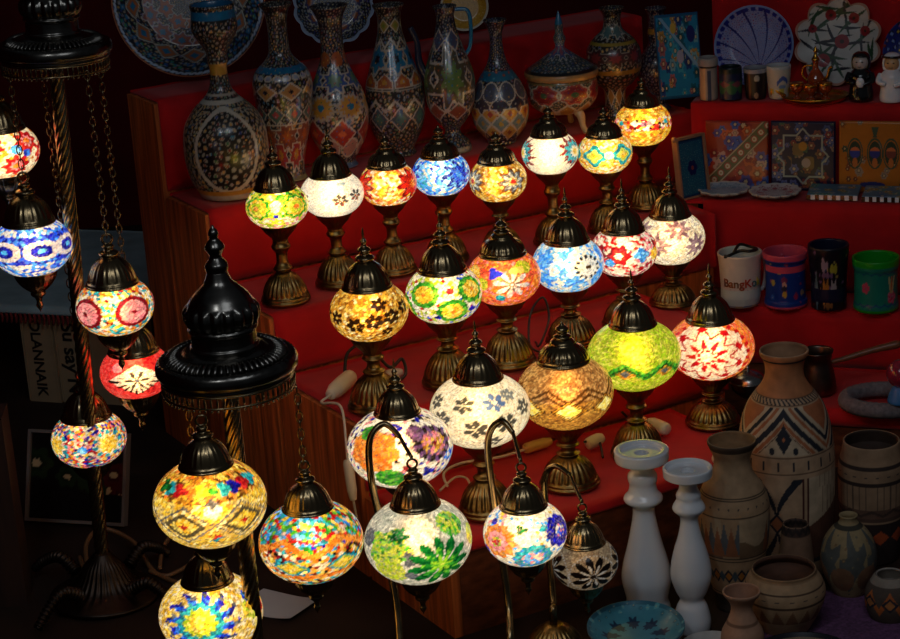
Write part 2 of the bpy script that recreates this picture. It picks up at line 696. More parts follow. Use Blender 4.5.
def dC0(p):
    p.bg(cat(WHITES, WHITES, CREAMS, NAVY[:1], DARK[:1], PINK[:1]))
    p.patch(-34, 8, 30, ORG, 7, .08)
    p.patch(-14, -32, 17, GRN); p.patch(-50, 32, 10, GRN)
    p.rings(44, 12, 27, [(.12, DRED), (.6, cat(AMB, PUR, PINK)), (.95, PUR)], 12, .05)
    p.spokes(44, 12, 17, 25, 12, DARK, .5)
    p.patch(30, -26, 7, NAVY, 3, .3); p.patch(68, -22, 17, cat(BLU, LBLU, WHITES)); p.patch(24, 34, 10, PUR)
    p.patch(5, -14, 5, DRED)
    p.rings(130, 0, 28, [(.6, BLU), (1, ORG)]); p.rings(-130, 0, 28, [(.6, GRN), (1, YEL)])


def vC1(q):
    for lo, la, r, c in ((20, 24, 14, (85, 110, 150)), (-22, 22, 13, (80, 78, 66)), (-6, -14, 15, (70, 66, 56)), (30, -10, 15, (70, 66, 56)), (-50, -4, 14, (84, 80, 70)), (62, 4, 13, (84, 80, 70)), (14, -40, 12, (84, 80, 70)), (46, 30, 10, (130, 130, 120)), (-70, 18, 12, (84, 80, 70)), (120, 0, 14, (84, 80, 70)), (-125, 0, 14, (84, 80, 70))):
        q.flower(lo, la, r, 6, L(c), None, .85, lo * .07)


def dC2(p):
    p.bg(L((205, 150, 80), (175, 120, 60), (150, 98, 46), (220, 165, 90)))
    p.band(-90, -4, L((215, 155, 60), (190, 130, 50), (165, 108, 40)))


def vC2(q):
    k = np.abs((((q.lon + 22) * 7 / 360) % 1) - .5) * 4 - 1
    for off in (6, -3):
        q.pick(BRN[1:2], np.abs(q.lat - off - 9 * k) < 2.2)
    for lo in (4, 55, 106, 158, -150, -99, -47):
        q.diamond(lo, -17, 25, 19, [(.62, L((255, 225, 90), (255, 240, 150))), (.72, BRN[1:2]), (.84, AMB), (.92, DARK)])


def dC3(p):
    p.bg(cat(LIME, LIME, L((225, 215, 90))))
    p.zig(-15, 9, 7, 6.5, GRN, 12)
    for lo in np.arange(-180, 180, 51.43):
        p.diamond(lo + 14, -18, 15, 11, [(.5, GREY), (1, AMB)])
    p.zig(-17, 9, 7, 2.0, DGRN, 12)
    p.band(-90, -37, LIME)


def dC4(p):
    p.bg(cat(CORAL, ORG, L((250, 170, 120))))
    p.rings(-6, -4, 58, [(1, cat(CREAMS, L((250, 225, 190))))], 9, .05)
    p.rings(150, 0, 40, [(.5, CREAMS), (.8, REDS)], 9, .2)


def vC4(q):
    R_ = REDS[:2]
    q.spokes(-6, -4, 58, 66, 26, R_, .5)
    x, y, a = tang(q.S, -6, -4)
    a = np.degrees(a)
    f = np.abs(((np.arctan2(y, x) * 9 / (2 * PI)) % 1) - .5) * 2      # 0 between petals, 1 on their axes
    q.pick(R_, (a > 14) & (a < 30) & (f < .75 - (a - 14) / 24))
    q.pick(R_, (a > 30) & (a < 44) & (np.abs(f - .95 + (a - 30) / 22) < .13))
    q.pick(R_, (a > 42) & (a < 54) & (f < .55 * (1 - np.abs(a - 48) / 7)))
    q.pick(R_, (a > 9) & (a < 12.5) & (f > .3))


def dD1(p):
    p.bg(cat(SILV, SILV, L((170, 175, 165))))
    p.patch(-36, 4, 26, cat(LIME, GRN, L((150, 190, 60))), 5, .15); p.patch(-36, -26, 20, LIME)
    p.patch(-8, -6, 9, GREY, 3, .3); p.patch(-10, -32, 7, GREY); p.patch(-72, 10, 12, GREY)
    p.patch(52, 30, 17, cat(GRN, LIME)); p.patch(80, 0, 14, LIME)
    p.patch(-24, 24, 9, DGRN, 5, .3)


def vD1(q):
    q.flower(24, -18, 38, 11, DGRN, L((150, 200, 40)), .85, .1)
    q.flower(24, -18, 24, 9, GRN, L((160, 205, 50)), .6, .4)
    q.flower(24, -18, 13, 7, L((150, 200, 40)), L((220, 225, 80)), .6)


def dD2(p):
    p.bg(cat(WHITES, CREAMS, WHITES, PINK[:1], LBLU[:1], YEL[:1]))
    p.rings(-44, -2, 29, [(.3, cat(YEL, REDS, LIME)), (.6, PINK), (1, ORG)], 10, .08)
    p.rings(10, -32, 28, [(.55, cat(LBLU, CREAMS, PINK)), (1, cat(TEA, LBLU[1:2]))], 12, .05)
    p.rings(60, 6, 27, [(.4, cat(PINK, BLU, WHITES)), (1, NAVY)], 10, .06)
    p.patch(-6, 22, 7, DGRN, 3, .3); p.patch(30, 20, 6, TEA); p.patch(-62, 28, 6, NAVY); p.patch(-70, -26, 8, NAVY)
    p.rings(150, 0, 28, [(.5, YEL), (1, GRN)])


def vD3(q):
    for lo in (14, 95, -75, 175):
        q.flower(lo, -14, 42, 10, L((24, 16, 12)), L((40, 28, 20)), .86, .15)
        q.flower(lo, -14, 26, 8, L((230, 225, 215)), L((40, 30, 22)), .3, .5)
        q.spokes(lo, -14, 42, 45, 40, L((230, 225, 215)), .5)


def dE1(p):
    p.bg(cat(GOLDY, YEL, L((220, 190, 110))))
    p.band(14, 90, cat(AMB, YEL, BRN, ORG))
    for lo, c in ((-55, TEA), (-40, REDS), (-20, ORG), (-8, LIME), (22, TEA), (36, NAVY), (52, REDS), (68, TEA), (-70, DGRN)):
        p.patch(lo, 30, 8, c, 3, .3)
    p.zig(4, 10, 6, 4, YEL, 0)
    for lo in (-30, 34, 98, 162, -94):
        p.diamond(lo, -14, 34, 26, [(.16, REDS), (.5, YEL), (.72, L((90, 80, 55))), (.9, GOLDY), (1, GREY)])
    p.patch(2, 6, 9, WHITES); p.patch(2, 14, 6, GREY, 4, .3)
    p.patch(6, 30, 5, GRN); p.patch(2, -34, 8, cat(REDS, TEA, YEL))


def dE2(p):
    p.bg(cat(GOLDY, CREAMS, YEL))
    p.rings(-14, 8, 42, [(.3, YEL), (.45, LIME), (.65, TEA), (.82, BLU), (1, cat(NAVY, GREY))], 12, .12)
    p.spokes(-14, 8, 27, 43, 12, GOLDY, .35)
    p.patch(56, 10, 15, cat(LIME, YEL)); p.patch(72, 6, 12, cat(REDS, DRED)); p.patch(62, 26, 9, BLU)


def dE3(p):
    p.bg(cat(TEA, YEL, NAVY, REDS, ORG, LBLU, GRN))
    p.band(12, 90, cat(TEA, LBLU, YEL, REDS, L((230, 200, 180)), GRN))
    p.band(-60, 2, cat(YEL, ORG, DRED, CREAMS, TEA, DARK))
    p.zig(6, 11, 5, 5, ORG, 35)
    for lo in (-26, 36, 98, 170, -98):
        p.diamond(lo, -20, 22, 14, [(.6, YEL), (.8, LIME), (1, TEA)])
    p.band(-40, -33, ORG)


def dF1(p):
    p.bg(cat(CREAMS, CREAMS, L((255, 215, 170)), ORG[:1]))
    for lo, la in ((48, 16), (20, -28), (-20, 10), (80, -16), (-80, 0), (150, 0)):
        p.rings(lo, la, 20, [(.3, ORG), (.5, PINK), (1, REDS)], 8, .2)
    p.patch(22, 4, 9, LBLU); p.patch(40, -6, 7, BLU); p.patch(-4, -10, 6, YEL)


def dF2(p):
    p.bg(cat(BLU, NAVY, L((60, 110, 240)), LBLU[:1]))
    p.band(24, 90, cat(BLU, WHITES, LBLU)); p.band(-90, -27, cat(LBLU, BLU, WHITES))
    for lo in (-45, 13, 62, 118, 176, -110):
        p.rings(lo, -3, 25, [(.22, L((90, 200, 240))), (.6, NAVY), (1, L((250, 225, 205), (245, 235, 225)))], 2, .1, 1.25)


def dF3(p):
    p.bg(cat(YEL, CREAMS, TEA, ORG, WHITES, DRED[:1]))
    for lo in (-50, 28, 105, 180, -125):
        p.rings(lo, -6, 29, [(.14, DRED), (.76, PINK), (1, DRED)])
    p.band(30, 90, cat(YEL, REDS, TEA, ORG))


def dF4(p):
    p.bg(cat(L((235, 60, 50), (225, 45, 45), (240, 85, 75))))
    p.patch(-34, 20, 10, PINK); p.patch(30, 28, 13, REDS); p.patch(24, -34, 10, REDS)
    p.diamond(0, -6, 62, 40, [(.8, cat(CREAMS, L((240, 225, 190))))])


def vF4(q):
    x, y, a = tang(q.S, 0, -6)
    k = np.abs(x) / math.radians(62) + np.abs(y) / math.radians(40)
    t = (np.arctan2(y, x) * 18 / (2 * PI)) % 1
    q.pick(DARK, (a < 1.2) & (k > .48) & (k < .9) & (t < .4) & (y < .12))
    q.flower(0, -6, 20, 6, L((60, 54, 46)), L((90, 90, 100)), .45)


def dF5(p):
    p.bg(cat(YEL, ORG, TEA, PUR, NAVY, CREAMS, REDS, PINK))
    for lo in (-62, 30, 120, -150):
        p.rings(lo, -4, 27, [(.62, YEL), (.8, CREAMS)], 8, .2)
        p.spokes(lo, -4, 19, 26, 10, TEA, .5)
    p.patch(-12, -8, 8, LBLU)


# ------------------------------------------------------------------ lamp metalwork (shared by every lamp)
def capA():      # bell cap, unit radius
    return lathe([(.96, -.04), (1.05, 0), (1.07, .05), (1.01, .09), (1.03, .14), (.97, .2), (.93, .3), (.84, .55), (.71, .79), (.52, .99), (.38, 1.09), (.3, 1.16)], 96, 34,
                 mod=ribs(24, .22, 1.0, .018))


def capB():      # lower, wider cap with a ribbed step
    return lathe([(.98, -.04), (1.06, 0), (1.07, .08), (1.0, .13), (1.0, .2), (.95, .3), (.88, .46), (.74, .62), (.58, .72), (.52, .78), (.5, .86), (.4, .95), (.3, 1.0)], 96, 34,
                 mod=ribs(28, .2, .7, .03))


def finA():
    return lathe([(.3, 1.12), (.38, 1.18), (.4, 1.28), (.3, 1.36), (.2, 1.4), (.22, 1.5), (.28, 1.58), (.22, 1.68), (.12, 1.74), (.1, 1.86), (.14, 1.94), (.1, 2.02), (.05, 2.1), (.06, 2.2), (.04, 2.4), (.01, 2.55)], 28, 44)


def finB():
    return lathe([(.3, .98), (.36, 1.02), (.34, 1.1), (.2, 1.16), (.22, 1.24), (.27, 1.32), (.24, 1.42), (.14, 1.5), (.08, 1.56), (.06, 1.62), (.01, 1.7)], 28, 34)


def finC():      # open ring on top, for lamps that hang
    m = MB()
    lm = lathe([(.3, 1.12), (.38, 1.18), (.4, 1.28), (.3, 1.36), (.2, 1.4), (.2, 1.48), (.24, 1.56), (.14, 1.64), (.01, 1.68)], 24, 24)
    m.add([np.array(v.co) for v in lm.vertices], [tuple(p.vertices) for p in lm.polygons])
    m.tube([(.2 * math.cos(q), 0, 1.84 + .2 * math.sin(q)) for q in np.linspace(0, 2 * PI, 16, endpoint=False)], .05, 8, 2, True)
    return m.mesh()


def footM():     # fluted bell foot, height about .066, radius .047
    return lathe([(.049, 0), (.052, .001), (.0525, .007), (.0495, .0095), (.050, .0135), (.0465, .017), (.043, .028), (.037, .042), (.028, .054), (.021, .061), (.017, .064), (.014, .066)], 120, 40,
                 mod=ribs(26, .016, .06, .05))


def stemM():     # height 0..1 scaled, knopped
    return lathe([(.015, 0), (.019, .06), (.021, .12), (.016, .2), (.0125, .3), (.012, .5), (.0135, .62), (.018, .7), (.0205, .78), (.017, .88), (.016, 1)], 32, 30)


def cupM():      # cup under the globe, unit radius, height -1..0
    return lathe([(.36, -1.0), (.42, -.96), (.44, -.86), (.55, -.7), (.76, -.46), (.9, -.24), (.96, -.12), (1.0, -.06), (1.0, .03), (.95, .05)], 96, 30,
                 mod=ribs(28, -.86, -.1, .03))


def dropM():     # tapering drop below a hanging lamp, unit radius
    return lathe([(.95, .04), (1.0, .02), (1.0, -.08), (.94, -.18), (.86, -.4), (.66, -.7), (.42, -.92), (.3, -1.0), (.34, -1.08), (.3, -1.18), (.16, -1.3), (.12, -1.5), (.16, -1.62), (.12, -1.74), (.04, -1.86), (.01, -1.96)], 72, 44,
                 mod=ribs(24, -.8, -.1, .02))


ME = dict(capA=capA(), capB=capB(), finA=finA(), finB=finB(), finC=finC(), foot=footM(), stem=stemM(), cup=cupM(), drop=dropM(),
          bulb=MB().ball((0, 0, 0), (1, 1, 1.25), 20, 14).mesh(), bulb_dim=MB().ball((0, 0, 0), (1, 1, 1.25), 20, 14).mesh())
GN = [0]


def shell(root, z, W, tiles, design, over=None, hk=.395, rc=None, dim=False, cap='A', fin='A', bulb=.018, off=(0, 0, 0), **kw):
    """globe, bulb, cap and finial at height z of a lamp"""
    GN[0] += 1
    b = W * hk
    rc = rc or .043
    zc = b * math.sqrt(max(1 - (rc * .97 / (W / 2)) ** 2, .2))
    g = obj('glass_globe', globe_mesh(W, b, zc, tiles, design, seed=GN[0] * 7, over=over, **kw), GLASS_DIM if dim else GLASS, root, (0, 0, z))
    obj('bulb', ME['bulb_dim' if dim else 'bulb'], BULB_DIM if dim else BULB, g, off, scale=(bulb,) * 3)
    c = obj('cap', ME['cap' + cap], BRONZE, root, (0, 0, z + zc - .001), scale=(rc,) * 3)
    obj('finial', ME['fin' + fin], BRONZE, c)
    return zc


def table_lamp(label, gx, gy, wpx, v, zt, tiles, design, over=None, cap='A', rc=.043, hk=.395, group='mosaic table lamps on the red steps', **kw):
    P = onv(gx, gy - 3.5, v)
    W = wpx * proj(P)[2] / F
    root = thing('mosaic_table_lamp', label, 'lamp', (P[0], P[1], zt), face(P), group)
    z = P[2] - zt
    zc = shell(root, z, W, tiles, design, over, hk, rc, cap=cap, fin=cap, **kw)
    zb = z - zc                                   # bottom of the globe
    k = rc / .043
    rcup = rc * .93
    hc = rcup * .92
    obj('cup', ME['cup'], BRASS, root, (0, 0, zb), scale=(rcup, rcup, hc))
    hf = min(.066 * k, (zb - hc) * .72)
    obj('foot', ME['foot'], BRASS, root, (0, 0, 0), scale=(k, k, hf / .066))
    hs = zb - hc - hf
    obj('stem', ME['stem'], BRASS, root, (0, 0, hf - .001), scale=(k, k, hs + .003))
    return root


def chain(p0, p1, ll=.017, r=.0011):
    p0, p1 = np.array(p0, float), np.array(p1, float)
    d = p1 - p0
    n = max(1, int(np.linalg.norm(d) / (ll * .72)))
    t = d / np.linalg.norm(d)
    a = np.cross(t, (0, 1, 0))
    a /= np.linalg.norm(a)
    b = np.cross(t, a)
    m = MB()
    for i in range(n):
        c = p0 + d * (i + .5) / n
        s = a if i % 2 else b
        m.tube([c + t * (ll / 2) * math.cos(q) + s * ll * .26 * math.sin(q) for q in np.linspace(0, 2 * PI, 10, endpoint=False)], r, 6, 2, True)
    return m.mesh('chain')


def hanging_lamp(label, gx, gy, d, wpx, tiles, design, over=None, top=None, rc=.043, hk=.39, group='mosaic lamps hanging from the floor lamps', dim=False, drop=True, **kw):
    P = ond(gx, gy, d)
    W = wpx * d / F
    root = thing('hanging_mosaic_lamp', label, 'lamp', P, face(P), group)
    zc = shell(root, 0, W, tiles, design, over, hk, rc, fin='C', dim=dim, **kw)
    rd = rc * .9
    if drop:
        obj('drop_finial', ME['drop'], BRONZE, root, (0, 0, -zc), scale=(rd,) * 3)
    zt = zc + rc * 2.0
    if top is not None and top > zt + .01:
        obj('chain', chain((0, 0, zt - .004), (0, 0, top)), BRONZE, root)
    return root


# ------------------------------------------------------------------ setting
TZ = [.76, .57, .42, .30, .17]
TF = [3.945, 3.74, 3.48, 3.15, 2.84]          # front edge of each tier
TB = [4.1, 3.945, 3.74, 3.48, 3.15]
TR = [2.74, 2.74, 2.585, 2.36, 2.215]
UL = 1.56
toW = lambda p: DU * p[0] + DV * p[1] + np.array([0, 0, p[2]])
toE = lambda p: EU * p[0] + EV * p[1] + np.array([0, 0, p[2]])

structure(obj('floor', MB().box((-4, .2, -.05), (4.5, 6.5, 0)).mesh(smooth=False), FLOOR))
structure(obj('wall_back', MB().box((-4, 6.1, 0), (4.5, 6.2, 3.2)).mesh(smooth=False), REDD))
structure(obj('wall_left', MB().box((-2.6, .2, 0), (-2.5, 6.1, 3.2)).mesh(smooth=False), REDD))

st = thing('stepped_stand', 'red-brown wooden stepped stand carrying the lit lamps and tall vases', 'display stand', toW((2.1, 3.3, 0)))
m = MB()
iv = lambda p: p - np.array(st.location)
for i in range(5):
    m = MB().box((UL + .006, TF[i] + .012, .0), (TR[i] - .004, TB[i] - .0, TZ[i] - .010), lambda p: iv(toW(p)))
    o = obj('tier', m.mesh(smooth=False), WOODH if i == 4 else WOOD, st)
# left side made of upright boards
for j, (v0, v1) in enumerate(((2.85, 2.99), (2.993, 3.15), (3.153, 3.31), (3.313, 3.47), (3.473, 3.63), (3.633, 3.79), (3.793, 3.94), (3.943, 4.1))):
    mm = MB()
    for i in range(5):
        a, b = max(v0, TF[i] + .012), min(v1, TB[i])
        if b > a:
            mm.box((UL - .012, a, 0), (UL + .005, b, TZ[i] - .011), lambda p: iv(toW(p)))
    obj('side_board', mm.mesh(smooth=False), WOOD, st)

# red cloth over the steps
def cloth_strip(prof, u0, u1, T, n=60, amp=.0025, seed=0, thick=.004):
    """a cloth that follows a stair profile [(v, z)], slightly wavy, closed with thickness"""
    rg = np.random.default_rng(seed)
    P = [np.array(p, float) for p in prof]
    pts = []
    for a, b in zip(P[:-1], P[1:]):
        k = max(2, int(np.linalg.norm(b - a) / .02))
        pts += [a + (b - a) * i / k for i in range(k)]
    pts.append(P[-1])
    pts = np.array(pts)
    t = np.gradient(pts, axis=0)
    t /= np.linalg.norm(t, axis=1)[:, None] + 1e-9
    nrm = np.c_[-t[:, 1], t[:, 0]]
    if nrm[:, 1].sum() < 0:
        nrm = -nrm
    us = np.linspace(u0, u1, n)
    V = []
    for off in (0, 1):
        for i, q in enumerate(pts):
            for u in us:
                w = amp * (math.sin(u * 31 + i * .35 + seed) * .5 + math.sin(u * 77 - i * .21) * .3 + .8) if off else 0
                e = q + nrm[i] * (thick * off + w * off)
                V.append(T((u, e[0], e[1])))
    m, k = len(pts), n
    N = m * k
    Fc = []
    for i in range(m - 1):
        for j in range(k - 1):
            a = i * k + j
            Fc.append((a, a + 1, a + k + 1, a + k))
            Fc.append((N + a, N + a + k, N + a + k + 1, N + a + 1))
    for i in range(m - 1):
        for j in (0, k - 1):
            a = i * k + j
            Fc.append((a, a + k, N + a + k, N + a))
    for j in range(k - 1):
        for i in (0, m - 1):
            a = i * k + j
            Fc.append((a, a + 1, N + a + 1, N + a))
    return V, Fc


m = MB()
for i in range(5):
    ztop = TZ[i] - .009
    low = TZ[i + 1] - .002 if i < 4 else TZ[i] - .018
    back = TB[i] - .001 if i else TB[i]
    V, Fc = cloth_strip([(back, ztop), (TF[i] + .011, ztop), (TF[i] + .011, low)], UL - .004, TR[i], toW, 50, .0012, seed=i)
    m.add(V, Fc)
    mm = MB().box((TR[i] - .003, TF[i] + .006, TZ[i + 1] if i < 4 else TZ[i] - .03), (TR[i] + .001, back, ztop + .002), toW)
    m.add(mm.V, mm.F)
tag(obj('red_cloth', m.mesh(), RED), 'red cloth laid over the steps of the wooden lamp stand', 'cloth')

# ------------------------------------------------------------------ right-hand shelf unit
SH = [(.61, 4.40, 4.62), (.43, 4.26, 4.40), (.24, 4.13, 4.26), (.12, 3.87, 4.13)]      # height, front, back
su = thing('shelf_unit', 'stepped red-covered shelf unit on the right holding tiles and mugs', 'shelf', toE((-.6, 4.3, 0)))
ie = lambda p: p - np.array(su.location)
UE = [-1.10, -1.10, -.985, -.80]
for i, (z, a, b) in enumerate(SH):
    lo = (z - .02, .4225, 0, 0)[i]
    zt = z - .006 if i != 1 else z - .0055
    mm = MB().box((max(UE[i], -1.12), a + .012, lo), (.35, b - .0005, zt), lambda p: ie(toE(p)))
    if i < 2:
        mm.box((-.93 if i == 0 else -1.04, a + .012, 0), (.35, b - .0005, lo), lambda p: ie(toE(p)))
    obj('shelf_step', mm.mesh(smooth=False), WOODH, su)
mm = MB().box((-1.10, 4.632, 0), (.35, 4.65, 1.45), lambda p: ie(toE(p)))
obj('back_panel', mm.mesh(smooth=False), RED, su)
m = MB()
for i, (z, a, b) in enumerate(SH):
    low = SH[i + 1][0] - .003 if i < 3 else z - .03
    us = -1.045 if i == 1 else UE[i]
    V, Fc = cloth_strip([(b - .001, z - .0052), (a + .011, z - .0052), (a + .011, low)], us, .35, toE, 50, .0005, seed=20 + i)
    m.add(V, Fc)
    if i == 1:
        V, Fc = cloth_strip([(b - .001, z - .0052), (a + .011, z - .0052), (a + .011, .4225)], UE[i], us, toE, 12, .0005, seed=20 + i)
        m.add(V, Fc)
tag(obj('red_cloth', m.mesh(), RED), 'red cloth covering the shelves behind the mugs and tiles', 'cloth')
# ------------------------------------------------------------------ table lamps, upper lit row
BG = lambda pal: (lambda p: p.bg(pal))
table_lamp('small lime and pink mosaic table lamp at the left end of the upper row', 277, 209, 63, 3.545, TZ[2], 700, dA1, rc=.039, hk=.375, cap='A')
table_lamp('small white mosaic table lamp with a few dark flowers, upper row', 332, 197, 64, 3.575, TZ[2], 900, BG(WHITES), vA2, rc=.039, hk=.375, cap='A', grout=(235, 225, 205), jit=.08)
table_lamp('small orange mosaic table lamp with a red star on its right side, upper row', 388, 187, 58, 3.57, TZ[2], 800, dA3, rc=.037, cap='B', hk=.405)
table_lamp('small blue mosaic table lamp with a deep blue star, upper row', 441, 177, 58, 3.57, TZ[2], 800, dA4, rc=.037, cap='B', hk=.405, grout=(150, 190, 220))
table_lamp('small amber mosaic table lamp with grey star flowers', 498, 183, 58, 3.53, TZ[2], 900, dA5, rc=.037, cap='B', hk=.405)
table_lamp('small plain cream table lamp with teal and dark red flowers at its sides', 550, 156, 57, 3.525, TZ[2], 900, dA6, rc=.036, cap='B', hk=.405, grout=(235, 220, 190), jit=.06)
table_lamp('small yellow mosaic table lamp with teal diamond rings, upper row', 605, 156, 55, 3.525, TZ[2], 800, dA7, rc=.036, cap='B', hk=.405)
table_lamp('small orange-yellow table lamp with a band of red and teal tiles, upper row', 643, 127, 57, 3.62, TZ[2], 700, dA8, rc=.036, cap='B', hk=.41)
# middle row
table_lamp('amber table lamp with dark six-petal flowers, left end of middle row', 369, 314, 79, 3.205, TZ[3], 1300, BG(cat(AMB, AMB, GOLDY, BRN[2:])), vB1, cap='A', jit=.35)
table_lamp('mosaic table lamp with green-ringed yellow circles, middle row', 444, 297, 77, 3.23, TZ[3], 1000, dB2, cap='A')
table_lamp('coral mosaic table lamp with a white and blue flower, middle row', 504, 280, 74, 3.25, TZ[3], 1300, dB3, vB3, cap='B', rc=.042)
table_lamp('pale blue and white mosaic table lamp with a white daisy, middle row', 568, 267, 72, 3.275, TZ[3], 1100, dB4, vB4, cap='A', rc=.042, hk=.405, grout=(150, 180, 200))
table_lamp('white and crimson mosaic table lamp with blue and yellow patches, middle row', 624, 254, 67, 3.295, TZ[3], 800, dB5, cap='A', rc=.041)
table_lamp('ivory mosaic table lamp with muted purple flowers, right end of middle row', 671, 241, 68, 3.345, TZ[3], 1000, dB6, cap='A', rc=.04, hk=.41)
# front row
table_lamp('large white mosaic lamp with orange and green patches and a purple rosette', 400, 450, 106, 2.9, TZ[4], 1300, dC0, cap='A', rc=.037, hk=.375, grout=(120, 110, 100))
table_lamp('large cream crackle table lamp with small dark flowers, front row', 480, 413, 101, 2.935, TZ[4], 2200, BG(CREAMS), vC1, cap='A', rc=.041, hk=.37, grout=(190, 160, 110), jit=.14)
table_lamp('large brown and gold table lamp with glowing yellow windows, front row', 565, 395, 97, 2.95, TZ[4], 2700, dC2, vC2, cap='B', rc=.044, hk=.385, jit=.18)
table_lamp('large lime-yellow table lamp with a green zigzag band, front row', 634, 358, 94, 2.99, TZ[4], 2200, dC3, cap='A', rc=.041, hk=.38, grout=(120, 110, 20), jit=.3)
table_lamp('large red and cream table lamp with one big petalled flower, right end of front row', 711, 350, 87, 3.03, TZ[4], 1500, dC4, vC4, cap='A', hk=.38, grout=(225, 150, 90), jit=.14)

# ------------------------------------------------------------------ swan-neck lamps standing on the floor in front
def swan_lamp(label, gx, gy, d, wpx, tiles, design, over, arm, hook, **kw):
    P = ond(gx, gy, d)
    W = wpx * d / F
    root = thing('swan_neck_lamp', label, 'lamp', (P[0], P[1], 0), face(P), 'swan-neck lamps on the floor')
    z = P[2]
    rc = kw.pop('rc', .043)
    zc = shell(root, z, W, tiles, design, over, rc=rc, fin='C', **kw)
    obj('drop_finial', ME['drop'], BRONZE, root, (0, 0, z - zc), scale=(rc * .92,) * 3)
    ca, sa = math.cos(-face(P)), math.sin(-face(P))

    def loc(q):
        e = np.array(q) - np.array((P[0], P[1], 0))
        return np.array((e[0] * ca - e[1] * sa, e[0] * sa + e[1] * ca, e[2]))
    pts = [loc(ond(*q)) for q in arm]
    b = np.array((pts[0][0], pts[0][1], 0))
    hk = loc(ond(*hook))
    top = z + zc + rc * 2.02
    if hk[2] - top < .03:
        hk = np.array((0, 0, top + .003))
    obj('arm', MB().tube([b + (0, -.05, .04), b + (0, -.048, .08)] + pts, [.0065, .0065, .006, .0055, .0042], 12, 8).mesh(), BRONZE, root)
    m = MB().tube([pts[-1], pts[-1] * .5 + hk * .5 + np.array((0, -.002, 0)), hk], .0032, 8, 4)
    obj('hook', m.mesh(), BRONZE, root)
    if hk[2] - top > .008:
        obj('chain', chain((0, 0, top - .004), hk, .013, .0011), BRONZE, root)
    obj('base', ME['foot'], BRONZE, root, (b[0], b[1] - .05, 0), scale=(1.0, 1.0, .8))
    return root


swan_lamp('silver and lime swan-neck lamp with a dark green flower, front centre', 418, 540, 3.3, 108, 1800, dD1, vD1,
          [(396, 600, 3.36), (380, 520, 3.35), (371, 478, 3.31), (370, 440, 3.3), (384, 424, 3.3), (400, 437, 3.3)], (411, 457, 3.3), cap='A', rc=.0375, grout=(160, 160, 150))
swan_lamp('bright white swan-neck lamp with orange, turquoise and navy rosettes', 525, 532, 3.35, 84, 1100, dD2, None,
          [(508, 600, 3.43), (494, 503, 3.42), (488, 441, 3.39), (501, 421, 3.36), (513, 433, 3.35)], (521, 450, 3.35), cap='A', rc=.036, grout=(200, 170, 150))
swan_lamp('small unlit-looking swan-neck lamp with a black petalled flower on beige glass', 585, 562, 3.48, 66, 1600, BG(L((205, 180, 150), (190, 165, 140), (220, 200, 170))), vD3,
          [(553, 600, 3.54), (545, 500, 3.54), (546, 474, 3.53), (556, 466, 3.51), (570, 475, 3.49)], (579, 487, 3.48), cap='A', rc=.034, dim=True, hk=.41)
